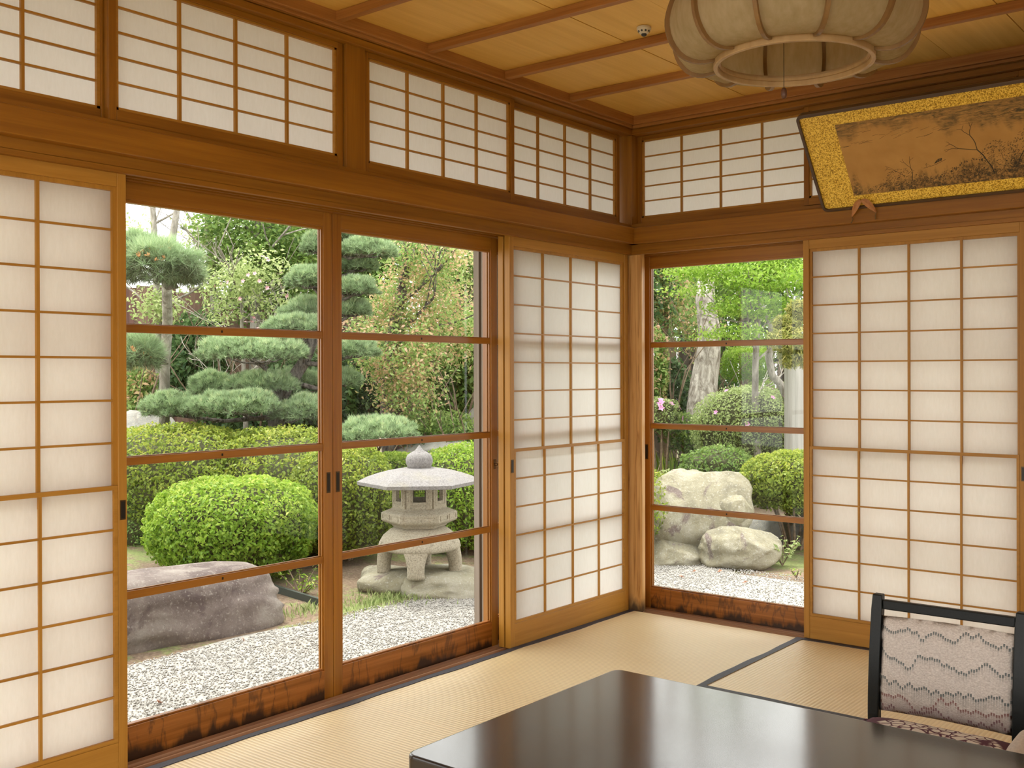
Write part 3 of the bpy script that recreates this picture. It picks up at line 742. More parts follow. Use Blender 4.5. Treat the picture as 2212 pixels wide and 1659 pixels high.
def bush_ink(cx_, cz_, rx, rz, n):
    for _ in range(n):
        a = r2.uniform(0, PI); q = r2.random() ** .5
        x, z = cx_ + rx * q * math.cos(a), cz_ + rz * q * math.sin(a)
        l = r2.uniform(.003, .008); th = r2.uniform(.1, 1.4)
        stroke([(x, z), (x + l * math.cos(th), z + l * math.sin(th) * .7)], r2.uniform(.0006, .0018))
def twig(x, z, a, l, w):
    pts = [(x, z)]
    for k in range(4):
        a += r2.uniform(-.35, .35); x += math.cos(a) * l / 4; z += math.sin(a) * l / 4; pts.append((x, z))
    stroke(pts, w)
    if l > .02:
        for s_ in (-.6, .5): twig(x, z, a + s_, l * .55, w * .7)
bush_ink(.36, .085, .085, .075, 260); bush_ink(.30, .07, .09, .035, 160); bush_ink(.43, .08, .06, .03, 120); bush_ink(.60, .085, .10, .055, 260); bush_ink(.74, .09, .09, .14, 620); bush_ink(.85, .10, .08, .16, 500); bush_ink(1.1, .10, .22, .08, 400)
twig(.40, .10, 1.7, .06, .0022); twig(.375, .12, 2.0, .05, .0016); twig(.71, .09, 1.6, .12, .004); twig(.80, .12, 1.5, .12, .003)
for _ in range(60):
    x = r2.uniform(.44, .70); stroke([(x, .125 + .03 * math.sin(x * 22) + r2.uniform(0, .01)), (x + .002, .127 + .03 * math.sin(x * 22) + r2.uniform(0, .012))], .0022)
stroke([(.455, .150), (.47, .152), (.50, .158), (.545, .176)], .0014)      # small boat with a straw canopy
for k in range(26):
    x = .498 + r2.uniform(0, .034); z = .163 + .35 * (x - .498); stroke([(x, z), (x + .004, z + .011 * math.sin(PI * (x - .496) / .04) + .003)], .0014)
stroke([(.467, .154), (.466, .166), (.472, .170)], .0012); stroke([(.466, .164), (.478, .160), (.484, .155)], .0009)
for _ in range(90):
    x = r2.uniform(.13, 1.4); z = r2.uniform(.285, .345); stroke([(x, z), (x + r2.uniform(.02, .06), z + r2.uniform(-.004, .012))], r2.uniform(.0005, .0012))
loc_build(ink, 'ink_strokes', INK)
# brown leather peg-hanger pads with thin tassels below the lower edge
CL = plain('tan_silk_hanger', (.46, .20, .07), .6, nscale=60, var=.2)
def hanger(x, label):
    h = empty('picture_hanger', (x, -.075, 1.86), label, 'hanger', 'silk hangers under the painting')
    for s_ in (-1, 1):
        m = MB(); n = 8
        top = Vector((x + s_ * .004, -.108, 1.884)); end = Vector((x + s_ * .052 - .002, -.072, 1.828 + .004 * s_))
        for k in range(n + 1):
            q = k / n; c = top.lerp(end, q) + Vector((0, -.004 * math.sin(PI * q), .006 * math.sin(PI * q))); w = .002 + .0115 * math.sin(PI * min(1, q * .9 + .12)) ** .8
            d = (end - top).normalized(); sd_ = Vector((d.z, 0, -d.x)).normalized() * w
            m.v += [tuple(c - sd_), tuple(c + Vector((0, -.005, 0))), tuple(c + sd_), tuple(c + Vector((0, .005, 0)))]
            if k:
                j = 4 * (k - 1)
                for qq in range(4): m.f.append((j + qq, j + (qq+1) % 4, j + 4 + (qq+1) % 4, j + 4 + qq))
        m.build('silk_flap', CL, h, smooth=False)
        m = MB(); m.tube([end, end + Vector((-.004 * s_, 0, -.012)), end + Vector((-.003, -.001, -.028))], [.0016, .0022, .003], 6); m.build('tassel', plain('olive_thread', (.17, .10, .03), .8), h)
    return h
hanger(1.212, 'tan silk hanger with two tassels under the painting near its left end')
hanger(2.48, 'tan silk hanger under the painting beyond the right edge')

# --- pendant lamp
LC = Vector((1.745, -1.93, 0)); RZ0 = 1.918
lamp = empty('pendant_lamp', (LC.x, LC.y, 2.42), 'round lobed paper pendant lamp with bent wood ribs and bottom ring', 'lamp')
NR = 12; A0 = math.radians(9)
def prof(t):
    "rib curve from the bottom ring outward, up and back in: (radius, height)"
    P = [(.192, 0.016), (.232, .010), (.272, .024), (.299, .060), (.308, .105), (.298, .150), (.279, .19), (.268, .23), (.268, .28), (.272, .33)]
    x = t * (len(P) - 1); i = min(int(x), len(P) - 2); f = x - i
    p0, p1, p2, p3 = P[max(i-1, 0)], P[i], P[i+1], P[min(i+2, len(P)-1)]
    cr = lambda a, b, c, d: .5 * ((2*b) + (-a+c) * f + (2*a-5*b+4*c-d) * f * f + (-a+3*b-3*c+d) * f ** 3)
    return cr(p0[0], p1[0], p2[0], p3[0]), cr(p0[1], p1[1], p2[1], p3[1])
LRIB = wood('lamp_rib', (.17, .085, .025), (.27, .15, .05), 'z', rough=.45, grain=30); LRNG = wood('lamp_ring_wood', (.34, .20, .08), (.48, .31, .14), 'z', rough=.45, grain=30)
def lamp_paper():
    m = bpy.data.materials.new('lamp_paper'); m.use_nodes = True; nt = m.node_tree; nt.nodes.clear()
    o = nt.nodes.new('ShaderNodeOutputMaterial'); f = noise(nt, coords(nt, (60, 60, 14)), 1, 4, .6); f2 = noise(nt, coords(nt), 6, 4, .6)
    c = ramp(nt, math_(nt, 'ADD', math_(nt, 'MULTIPLY', f, .5), math_(nt, 'MULTIPLY', f2, .5)), [(.35, (.46, .36, .19)), (.65, (.60, .49, .30))])
    d = nt.nodes.new('ShaderNodeBsdfDiffuse'); t = nt.nodes.new('ShaderNodeBsdfTranslucent'); L(nt, c, d.inputs[0]); L(nt, c, t.inputs[0])
    mx = nt.nodes.new('ShaderNodeMixShader'); mx.inputs[0].default_value = .45; L(nt, d.outputs[0], mx.inputs[1]); L(nt, t.outputs[0], mx.inputs[2]); L(nt, mx.outputs[0], o.inputs[0]); return m
LP = lamp_paper(); LP2 = LP
for k in range(NR):
    a = A0 + 2 * PI * k / NR; m = MB(); n = 26; ca, sa = math.cos(a), math.sin(a); rd = Vector((ca, sa, 0)); tg = Vector((-sa, ca, 0))
    for i in range(n + 1):
        r_, z_ = prof(i / n); r1, z1 = prof(min(1, i / n + .01)); r0, z0 = prof(max(0, i / n - .01))
        d = (rd * (r1 - r0) + Vector((0, 0, z1 - z0))).normalized(); nn = d.cross(tg); c = LC + rd * r_ + Vector((0, 0, RZ0 + z_))
        for s1, s2 in ((-1, -1), (1, -1), (1, 1), (-1, 1)): m.v.append(tuple(c + tg * .0048 * s1 + nn * .0068 * s2))
        if i:
            j = 4 * (i - 1)
            for q in range(4): m.f.append((j + q, j + (q+1) % 4, j + 4 + (q+1) % 4, j + 4 + q))
    m.f += [(3, 2, 1, 0), (4*n, 4*n+1, 4*n+2, 4*n+3)]
    m.build('lamp_rib', LRIB, lamp)
    # paper gore between this rib and the next, drawn a little inwards
    m = MB(); na, n = 6, 24
    for i in range(n + 1):
        r_, z_ = prof(i / n)
        for j in range(na + 1):
            b = a + 2 * PI / NR * j / na; w = math.cos(PI / NR) / math.cos((j / na - .5) * 2 * PI / NR); rr = (r_ - .004) * (1 + (w - 1) * .75 + .012 * math.sin(PI * j / na) * math.sin(PI * min(1, i / n * 1.2 + .02)))
            m.v.append((LC.x + rr * math.cos(b), LC.y + rr * math.sin(b), RZ0 + z_ + .001))
    for i in range(n):
        for j in range(na):
            q = i * (na + 1) + j; m.f.append((q, q + 1, q + na + 2, q + na + 1))
    m.build('paper_gore', LP, lamp, smooth=True)
def ring(m, r, h, t, z, seg=64):
    i0 = len(m.v)
    for j in range(seg):
        a = 2 * PI * j / seg
        for rr, zz in ((r - t, z), (r, z), (r, z + h), (r - t, z + h)): m.v.append((LC.x + rr * math.cos(a), LC.y + rr * math.sin(a), zz))
    for j in range(seg):
        p, q = i0 + 4 * j, i0 + 4 * ((j + 1) % seg)
        for k in range(4): m.f.append((p + k, q + k, q + (k+1) % 4, p + (k+1) % 4))
m = MB(); ring(m, .193, .028, .011, RZ0); m.build('bottom_ring', LRNG, lamp, bevel=.002)
m = MB(); ring(m, .181, .008, .006, RZ0 + .012); m.build('ring_lip', LRNG, lamp)
m = MB(); ring(m, .276, .018, .010, RZ0 + .322); m.build('top_ring', LRIB, lamp)
m = MB(); m.lathe([(.27, .33), (.02, .335)], (LC.x, LC.y, RZ0), 48); m.build('top_sheet', LP2, lamp)
m = MB(); m.tube([(LC.x, LC.y, RZ0 + .33), (LC.x, LC.y, 2.42)], .004, 8); m.build('hanging_cord', PULL, lamp)
m = MB(); m.lathe([(.0, .0), (.05, 0), (.05, .02), (.0, .02)], (LC.x, LC.y, 2.40), 24); m.build('ceiling_cap', LRIB, lamp)
m = MB(); m.tube([(LC.x - .02, LC.y - .01, RZ0 + .33), (LC.x - .02, LC.y - .01, 1.862)], .0009, 6); m.build('pull_cord', PULL, lamp)
m = MB(); m.lathe([(.0005, .0), (.0055, .003), (.007, .010), (.007, .020), (.0045, .026), (.0005, .027)], (LC.x - .02, LC.y - .01, 1.838), 16); m.build('pull_bead', plain('dark_bead', (.10, .04, .02), .4), lamp, smooth=True)

# --- smoke detector
dt = empty('smoke_detector', (.80, -1.125, 2.418), 'round white smoke detector with dark vents on the ceiling', 'detector')
WHT = plain('cream_plastic', (.62, .56, .42), .5); DK = plain('detector_vent', (.03, .03, .03), .6)
c = Vector((.80, -1.125, 2.418)); m = MB(); m.lathe([(.001, 0), (.026, 0), (.026, -.007), (.024, -.010), (.016, -.022), (.010, -.024)], c, 32); m.build('detector_body', WHT, dt, smooth=False)
m = MB(); m.lathe([(.010, -.023), (.0095, -.029), (.005, -.032), (.0005, -.033)], c, 20); m.build('detector_tip', DK, dt, smooth=True)
m = MB()
for k in range(9):
    a = 2 * PI * k / 9; rd = Vector((math.cos(a), math.sin(a), 0)); tg = Vector((-rd.y, rd.x, 0)); dn = (rd * -.008 + Vector((0, 0, -.012))).normalized(); nn = dn.cross(tg)
    cc = c + rd * .0203 + Vector((0, 0, -.0158)); m.tube([cc - nn * .0012, cc + nn * .0012], .0036, 10)
m.build('detector_vent', DK, dt)

# ================================================================ GARDEN
GZ = -.45
def hz(x, y):
    "garden ground height: raked gravel court near the house, planted ground rising slowly behind"
    d = max(0.0, -x - 2.7) if y < 3.3 else max(0.0, max(-x - 2.7, (y - 4.2) * .9))
    d = min(d, 9)
    return GZ + .055 * d + (.02 * mnoise.noise(Vector((x * .8, y * .8, 0))) * min(1, d * 2))
def ground_mat():
    m, nt, b = mat('garden_soil')
    v = coords(nt); n1 = noise(nt, v, 1.1, 5, .6); n2 = noise(nt, v, 45, 5, .75); n3 = noise(nt, v, 7, 5, .7)
    soil = ramp(nt, n2, [(.3, (.10, .062, .038)), (.5, (.19, .13, .085)), (.72, (.34, .26, .18))])
    moss = ramp(nt, n2, [(.3, (.09, .12, .03)), (.7, (.26, .30, .10))])
    f = ramp(nt, math_(nt, 'ADD', math_(nt, 'MULTIPLY', n1, .55), math_(nt, 'MULTIPLY', n3, .45)), [(.49, (0, 0, 0)), (.56, (1, 1, 1))])
    L(nt, mix(nt, f, soil, moss), b.inputs['Base Color']); b.inputs['Roughness'].default_value = .95
    bump(nt, b, n2, .6, .02); return m
def gravel_mat():
    m, nt, b = mat('white_gravel')
    vo = nt.nodes.new('ShaderNodeTexVoronoi'); vo.inputs['Scale'].default_value = 85; L(nt, coords(nt), vo.inputs['Vector'])
    sp = nt.nodes.new('ShaderNodeSeparateColor'); L(nt, vo.outputs['Color'], sp.inputs[0])
    c = ramp(nt, sp.outputs[0], [(0, (.30, .28, .25)), (.3, (.44, .42, .38)), (1, (.56, .54, .50))])
    e = ramp(nt, vo.outputs['Distance'], [(.25, (1, 1, 1)), (.75, (.55, .53, .5))])
    c = mix(nt, .8, c, e, 'MULTIPLY'); c = mix(nt, .45, c, (.24, .23, .21))
    c = mix(nt, ramp(nt, noise(nt, coords(nt), 1.4, 5, .6), [(.55, (0, 0, 0)), (.75, (.35, .35, .35))]), c, (.42, .34, .24))
    L(nt, c, b.inputs['Base Color']); b.inputs['Roughness'].default_value = .9
    bump(nt, b, vo.outputs['Distance'], -.6, .01); return m
SOIL, GRAV = ground_mat(), gravel_mat()
# terrain
m = MB(); nx, ny = 90, 90
for i in range(nx + 1):
    for j in range(ny + 1):
        x = 12 - 42 * (i / nx); y = -14 + 48 * (j / ny); m.v.append((x, y, hz(x, y) - (.012 if (x > -2.4) else 0)))
for i in range(nx):
    for j in range(ny):
        q = i * (ny + 1) + j; m.f.append((q, q + 1, q + ny + 2, q + ny + 1))
o = m.build('ground', SOIL, smooth=True); o.data.flip_normals() if o.data.polygons[0].normal.z < 0 else None
tag(o, 'brown garden soil with moss patches behind the gravel court', 'ground', kind='structure')
# gravel court: strip round the house with an irregular outer edge
def edge_x(y): return -2.52 + .05 * math.sin(y * 2.3) + .03 * math.sin(y * 6.1 + 1) - (.15 * max(0, y - 2.2))
m = MB(); ys = [-9 + .1 * k for k in range(int(12.3 / .1))]
cols = 14
for y in ys:
    for k in range(cols + 1):
        x = edge_x(y) + (-.05 - edge_x(y)) * k / cols; m.v.append((x, y, GZ + .004 * mnoise.noise(Vector((x * 3, y * 3, 5))) + .004))
for j in range(len(ys) - 1):
    for k in range(cols):
        q = j * (cols + 1) + k; m.f.append((q, q + 1, q + cols + 2, q + cols + 1))
def edge_y(x): return 3.36 + .06 * math.sin(x * 3.1) + .04 * math.sin(x * 7) - (.8 * max(0, x + 1.25))
i0 = len(m.v); xs_ = [-2.62 + .1 * k for k in range(72)]; rows = 12
for x in xs_:
    for k in range(rows + 1):
        y0_ = .2 if x > -.1 else 3.0
        y = y0_ + (max(edge_y(x), 2.4) - y0_) * k / rows; m.v.append((x, y, GZ + .004 * mnoise.noise(Vector((x * 3, y * 3, 5))) + .004))
for j in range(len(xs_) - 1):
    for k in range(rows):
        q = i0 + j * (rows + 1) + k; m.f.append((q, q + rows + 1, q + rows + 2, q + 1))
o = m.build('ground_gravel', GRAV); tag(o, 'pale gravel court between the house and the planting', 'gravel', kind='structure')

def gp(x, D): p = at(x, 800, D); p.z = hz(p.x, p.y); return p
def mesh_np(name, V, F, m, parent=None, tint=None, smooth=False, kind=None, label=None):
    "V (n,3), F (m,k) constant k; fast mesh build"
    k = F.shape[1]; me = bpy.data.meshes.new(name)
    me.vertices.add(len(V)); me.loops.add(F.size); me.polygons.add(len(F))
    off = np.array(world_loc(parent)) if parent else np.array([(V[:, 0].min() + V[:, 0].max()) / 2, (V[:, 1].min() + V[:, 1].max()) / 2, V[:, 2].min()])
    me.vertices.foreach_set('co', (V - off).astype(np.float32).ravel())
    me.loops.foreach_set('vertex_index', F.astype(np.int32).ravel())
    me.polygons.foreach_set('loop_start', np.arange(0, F.size, k, dtype=np.int32))
    if smooth: me.polygons.foreach_set('use_smooth', np.ones(len(F), bool))
    me.update(calc_edges=True)
    if tint is not None:
        a = me.attributes.new('tint', 'FLOAT', 'POINT'); a.data.foreach_set('value', tint.astype(np.float32))
    me.materials.append(m)
    o = bpy.data.objects.new(name, me); COL.objects.link(o)
    if parent: o.parent = parent
    else: o.location = off
    if kind: o['kind'] = kind
    if label: o['label'] = label
    return o
def unit(a): return a / (np.linalg.norm(a, axis=1, keepdims=True) + 1e-9)
def leaves(name, P, Nn, ln, wd, m, parent=None, tint=None, jit=.8, fold=.25, droop=0, kind='stuff', label=None):
    "one small folded leaf at each point"
    n = len(P); Nn = unit(Nn + rng.normal(0, jit, (n, 3)))
    T = unit(np.cross(Nn, rng.normal(0, 1, (n, 3)))); T[:, 2] -= droop; T = unit(T); B = unit(np.cross(Nn, T))
    s = rng.uniform(.7, 1.25, (n, 1)); l = ln * s; w = wd * s
    V = np.empty((n, 4, 3)); V[:, 0] = P - T * l * .45; V[:, 2] = P + T * l * .55
    V[:, 1] = P + B * w * .5 + Nn * w * fold; V[:, 3] = P - B * w * .5 + Nn * w * fold
    t = rng.uniform(0, 1, n) if tint is None else tint
    return mesh_np(name, V.reshape(-1, 3), np.arange(4 * n).reshape(n, 4), m, parent, np.repeat(t, 4), kind=kind, label=label)
def lumps(D, seed, amp, f=2.5):
    "smooth pseudo-random radius factor for directions D"
    r = np.random.default_rng(seed); out = np.zeros(len(D))
    for k in range(6):
        a = r.normal(0, f * (1 + k * .45), 3); out += np.sin(D @ a + r.uniform(0, 6.28)) / (1 + k * .5)
    return 1 + amp * out / 2.5
def tufty(D, seed, amp, f):
    "small rounded clumps over the surface"
    if amp <= 0: return 0
    r = np.random.default_rng(seed + 999); K = int(60 * f); C = unit(r.normal(0, 1, (K, 3))); best = np.full(len(D), -1.0)
    for i in range(0, K, 64): best = np.maximum(best, (D @ C[i:i+64].T).max(1))
    ang = np.arccos(best.clip(-1, 1)); s0 = 2.0 / math.sqrt(K)
    return amp * (1 - (ang / s0) ** 2).clip(-1, 1)
def shell(n, c, r, seed, depth=.12, amp=.06, zmin=-.6, f=2.5, power=2.0, tuft=0, tf=2.0):
    "points near the surface of a lumpy (super)ellipsoid, with outward normals"
    D = unit(rng.normal(0, 1, (int(n * 1.6), 3))); D = D[D[:, 2] > zmin][:n]
    R = lumps(D, seed, amp, f)
    if power != 2: R = R / (np.abs(D) ** power).sum(1) ** (1 / power)
    R = R + tufty(D, seed, tuft, tf)
    q = 1 - depth * np.abs(rng.normal(0, .6, len(D))).clip(0, 2.2)
    P = np.array(c) + D * (R * q)[:, None] * np.array(r)
    return P, unit(D / np.array(r)), q
def blobmesh(name, c, r, seed, m, parent, amp=.06, f=2.5, shrink=.86, zmin=-.75, power=2.0, seg=28, kind=None):
    V, F = [], []; rows = 16
    A = np.linspace(0, 2 * PI, seg, endpoint=False); E_ = np.linspace(math.asin(zmin), PI / 2, rows)
    D = np.array([(math.cos(e) * math.cos(a), math.cos(e) * math.sin(a), math.sin(e)) for e in E_ for a in A])
    R = lumps(D, seed, amp, f)
    if power != 2: R = R / (np.abs(D) ** power).sum(1) ** (1 / power)
    V = np.array(c) + D * (R * shrink)[:, None] * np.array(r)
    F = np.array([(i * seg + j, i * seg + (j + 1) % seg, (i + 1) * seg + (j + 1) % seg, (i + 1) * seg + j) for i in range(rows - 1) for j in range(seg)])
    return mesh_np(name, V, F, m, parent, smooth=True, kind=kind)
CORE = plain('core_shade', (.05, .05, .018), .95, nscale=40, var=.5, bmp=.5)  # dark colour for the solid cores inside the bushes
BARK_B = plain('brown_bark', (.20, .145, .10), .95, nscale=22, var=.5, bmp=1)
def bark(name, dark, light, sc=(14, 14, 4)):
    m, nt, b = mat(name); f = noise(nt, coords(nt, sc), 1, 6, .7, .6)
    L(nt, ramp(nt, f, [(.38, dark), (.52, tuple((a + c) / 2 for a, c in zip(dark, light))), (.62, light)]), b.inputs['Base Color']); b.inputs['Roughness'].default_value = .95
    bump(nt, b, f, .8, .03); return m
BARK_G = bark('pale_grey_bark', (.17, .15, .12), (.42, .39, .34)); BARK_P = bark('pine_bark', (.05, .04, .035), (.26, .22, .20), (30, 30, 12)); BARK_W = bark('white_mottled_bark', (.16, .13, .10), (.60, .55, .49), (16, 16, 5))
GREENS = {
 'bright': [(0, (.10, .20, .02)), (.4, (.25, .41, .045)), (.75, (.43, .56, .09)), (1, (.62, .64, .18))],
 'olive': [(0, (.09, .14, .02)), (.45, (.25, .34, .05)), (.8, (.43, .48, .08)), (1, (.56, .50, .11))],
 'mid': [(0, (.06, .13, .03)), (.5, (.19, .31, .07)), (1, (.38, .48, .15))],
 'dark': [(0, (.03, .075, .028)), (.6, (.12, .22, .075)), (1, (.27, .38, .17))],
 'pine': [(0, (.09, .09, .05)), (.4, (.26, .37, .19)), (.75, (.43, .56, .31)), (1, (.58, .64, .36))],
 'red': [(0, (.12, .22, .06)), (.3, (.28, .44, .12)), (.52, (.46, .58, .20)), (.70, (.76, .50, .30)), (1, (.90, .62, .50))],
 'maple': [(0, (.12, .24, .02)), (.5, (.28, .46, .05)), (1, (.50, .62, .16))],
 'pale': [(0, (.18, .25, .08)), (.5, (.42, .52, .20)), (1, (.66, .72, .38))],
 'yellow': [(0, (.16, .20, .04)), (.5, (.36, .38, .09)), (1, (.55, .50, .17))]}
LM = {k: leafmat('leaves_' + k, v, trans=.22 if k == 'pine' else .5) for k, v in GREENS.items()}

def clipped_bush(name, c, r, n, col, label, ln=.022, amp=.05, f=2.5, power=2.4, group=None, zmin=-.7, seed=1, bright_patch=None, cat='bush', depth=.13):
    c = Vector(c); b = empty(name, (c.x, c.y, hz(c.x, c.y)), label, cat, group)
    blobmesh('shade_core', c, r, seed, CORE, b, amp, f, .84, zmin, power)  # solid core added to close gaps, its dark colour stands for inner shade
    P, Nn, q = shell(n, c, r, seed, depth, amp, zmin, f, power, .045, 4)
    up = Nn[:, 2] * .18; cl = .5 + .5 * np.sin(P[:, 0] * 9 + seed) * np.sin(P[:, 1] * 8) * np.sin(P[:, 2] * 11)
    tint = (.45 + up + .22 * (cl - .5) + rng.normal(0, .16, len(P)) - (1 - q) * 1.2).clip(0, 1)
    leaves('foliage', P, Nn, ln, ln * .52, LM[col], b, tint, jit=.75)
    m = MB(); gz = hz(c.x, c.y)
    for k in range(7):                                       # bare stems below the clipped skirt
        a = 2 * PI * k / 7 + seed; e = Vector((c.x + r[0] * .5 * math.cos(a), c.y + r[1] * .5 * math.sin(a), c.z - r[2] * .35))
        s_ = Vector((c.x + .06 * math.cos(a), c.y + .06 * math.sin(a), gz - .03)); m.tube([s_, s_.lerp(e, .5) + Vector((0, 0, .03)), e], [.014, .011, .008], 6)
    m.build('stem', BARK_B, b)
    return b

def branchy(m, p, d, l, r, depth, rnd, spread=.6, up=.15, segs=4, tips=None, minr=.004):
    pts = [Vector(p)]; rad = [r]; d = Vector(d).normalized()
    for k in range(segs):
        d = (d + Vector((rnd.uniform(-1, 1), rnd.uniform(-1, 1), rnd.uniform(-1, 1))) * .18 + Vector((0, 0, up * .2))).normalized()
        pts.append(pts[-1] + d * l / segs); rad.append(max(minr, r * (1 - .45 * (k + 1) / segs)))
    m.tube(pts, rad, 6 if r < .04 else 10)
    if tips is not None and depth <= 1: tips += pts[2:]
    if depth > 0:
        for k in range(rnd.choice((2, 3))):
            i = rnd.randint(2, segs); ax = Vector((rnd.uniform(-1, 1), rnd.uniform(-1, 1), rnd.uniform(-.2, .6)))
            nd = (d + ax.normalized() * spread * 1.3).normalized()
            branchy(m, pts[i], nd, l * rnd.uniform(.55, .8), rad[i] * .62, depth - 1, rnd, spread, up, segs, tips, minr)

def tree(name, base, top, r0, label, barkm, crown, col, n, ln, seed, cat='tree', group=None, bend=.1, depth=3, l=1.3, cl_r=.22, per=55, wd=.5, extra_tint=0, droop=0, flat=1.0, cut_branch=0):
    "trunk from base to top, random boughs, and leaf clusters inside the crown ellipsoids [(centre, radii)]"
    base, top = Vector(base), Vector(top); rnd = random.Random(seed)
    t = empty(name, base, label, cat, group); m = MB(); pts = []; K = 8
    sd_ = Vector((rnd.uniform(-1, 1), rnd.uniform(-1, 1), 0)) * bend
    for k in range(K + 1):
        q = k / K; pts.append(base.lerp(top, q) + sd_ * math.sin(q * PI * 1.6) + Vector((rnd.uniform(-1, 1), rnd.uniform(-1, 1), 0)) * r0 * .25)
    m.tube(pts, [r0 * (1 - .55 * k / K) * (1.25 if k == 0 else 1) for k in range(K + 1)], 12)
    m.build('trunk', barkm, t, smooth=True)
    m = MB(); tips = []
    for k in range(4 - cut_branch, K + 1):
        for _ in range(2 if depth > 1 else 1):
            a = rnd.uniform(0, 2 * PI); branchy(m, pts[k], (math.cos(a), math.sin(a), rnd.uniform(.1, .9)), l * rnd.uniform(.6, 1), r0 * .32 * (1 - .4 * k / K), depth - 1, rnd, tips=tips)
    if m.v: m.build('branches', barkm, t, kind='stuff')
    if n:
        vol = [a[1][0] * a[1][1] * a[1][2] for a in crown]; Pc = []; Nc = []; Tc = []
        for (c, r), v in zip(crown, vol):
            nc = max(3, int(n / per * v / sum(vol)))
            D = unit(rng.normal(0, 1, (nc, 3))); q = rng.uniform(.25, 1, (nc, 1)) ** .45; C0 = np.array(c) + D * q * np.array(r)
            P = np.repeat(C0, per, 0) + rng.normal(0, 1, (nc * per, 3)) * np.array([cl_r, cl_r, cl_r * flat]) * .55
            Pc.append(P); Nc.append(np.repeat(D * .5 + [0, 0, .7], per, 0)); Tc.append(np.repeat(rng.uniform(.2, .75, nc), per))
        P, Nn, T = np.vstack(Pc), np.vstack(Nc), np.hstack(Tc)
        leaves('foliage', P, Nn, ln, ln * wd, LM[col], t, (T + rng.normal(0, .15, len(P)) + extra_tint).clip(0, 1), jit=.7, droop=droop)
    return t

# ---- rocks
def rock_mat(name, cols, spots=(.5, .45, .30), stain=(.17, .12, .115)):
    m, nt, b = mat(name); v = coords(nt)
    c = ramp(nt, noise(nt, v, 3.2, 6, .65, .5), [(.3, cols[0]), (.5, cols[1]), (.7, cols[2])])
    st = ramp(nt, noise(nt, v, 2.3, 5, .6, 1.2), [(.55, (0, 0, 0)), (.60, (.85, .85, .85))])
    c = mix(nt, st, c, stain)
    sp = ramp(nt, noise(nt, v, 55, 4, .7), [(.56, (0, 0, 0)), (.66, (.7, .7, .7))])
    c = mix(nt, sp, c, spots)
    L(nt, c, b.inputs['Base Color']); b.inputs['Roughness'].default_value = .9
    bump(nt, b, noise(nt, v, 11, 9, .75), 1.0, .035); return m
R_PALE = rock_mat('pale_boulder', ((.18, .165, .12), (.34, .31, .21), (.47, .44, .35)), spots=(.55, .53, .46))
R_BROWN = rock_mat('brown_boulder', ((.13, .095, .085), (.22, .175, .155), (.34, .30, .26)), spots=(.42, .38, .33), stain=(.12, .085, .08))
R_GREY = rock_mat('grey_boulder', ((.22, .22, .20), (.33, .32, .29), (.44, .42, .38)), stain=(.24, .22, .19))
def rock(name, c, r, seed, m, parent=None, label=None, cat='rock', group=None, rot=0, amp=.16, sq=3.0, tilt=0, res=5, fr=1.3, facets=9):
    bm = bmesh.new(); bmesh.ops.create_icosphere(bm, subdivisions=res, radius=1)
    R = Matrix.Rotation(math.radians(rot), 3, 'Z') @ Matrix.Rotation(math.radians(tilt), 3, 'Y'); c = Vector(c)
    fr_ = random.Random(seed); PL = []
    for _ in range(facets):
        nv = Vector((fr_.uniform(-1, 1), fr_.uniform(-1, 1), fr_.uniform(-.5, 1))).normalized(); PL.append((nv, fr_.uniform(.80, 1.0)))
    for v in bm.verts:
        d = v.co.normalized(); q = 1 / ((abs(d.x) ** sq + abs(d.y) ** sq + abs(d.z) ** sq) ** (1 / sq))
        s_ = Vector((seed * 3.1, seed * 1.7, seed))
        n_ = mnoise.noise(d * fr + s_) * amp * 1.6 + mnoise.noise(d * fr * 2.6 + s_) * amp * .5 + mnoise.noise(d * fr * 7 + s_) * amp * .14
        ridge = abs(mnoise.noise(d * fr * 1.8 - s_)) * amp * .6
        p = d * q * (1 + n_ - ridge)
        for nv, dd in PL:
            e_ = p.dot(nv) - dd
            if e_ > -.06: p = p - nv * (max(0, e_) * .9 if e_ > .06 else .9 * (e_ + .06) ** 2 / .24)
        p = p * (1 + .012 * mnoise.noise(d * 14 + s_) + .03 * mnoise.noise(d * 5 - s_)); v.co = R @ Vector((p.x * r[0], p.y * r[1], p.z * r[2])) + c
    for f in bm.faces: f.smooth = True
    me = bpy.data.meshes.new(name); base = Vector((c.x, c.y, c.z - r[2] * .7)) if not parent else world_loc(parent)
    for v in bm.verts: v.co -= base
    bm.to_mesh(me); bm.free(); me.materials.append(m); o = bpy.data.objects.new(name, me); COL.objects.link(o)
    if parent: o.parent = parent
    else: o.location = base
    return tag(o, label, cat if not parent else None, group)
rock('bench_stone', (-3.10, -.95, -.31), (.40, .95, .26), 11, R_BROWN, label='long flat-topped brown boulder on the gravel, left glass door', rot=-8, amp=.08, sq=4.5, tilt=-4, facets=0)
rk = at(300, 925, 11.0); rock('garden_boulder', (rk.x, rk.y, rk.z - .15), (.55, .4, .35), 3, R_GREY, label='pale grey boulder behind the hedge at far left')
rk = at(1052, 950, 11.5); rock('garden_boulder', (rk.x + .1, rk.y, rk.z - .05), (.35, .35, .55), 5, R_GREY, label='upright grey boulder behind the lantern, right side')
rk = at(960, 968, 10.8); rock('garden_boulder', (rk.x, rk.y, rk.z - .12), (.75, .3, .20), 8, R_GREY, label='low grey boulder behind the lantern roof')
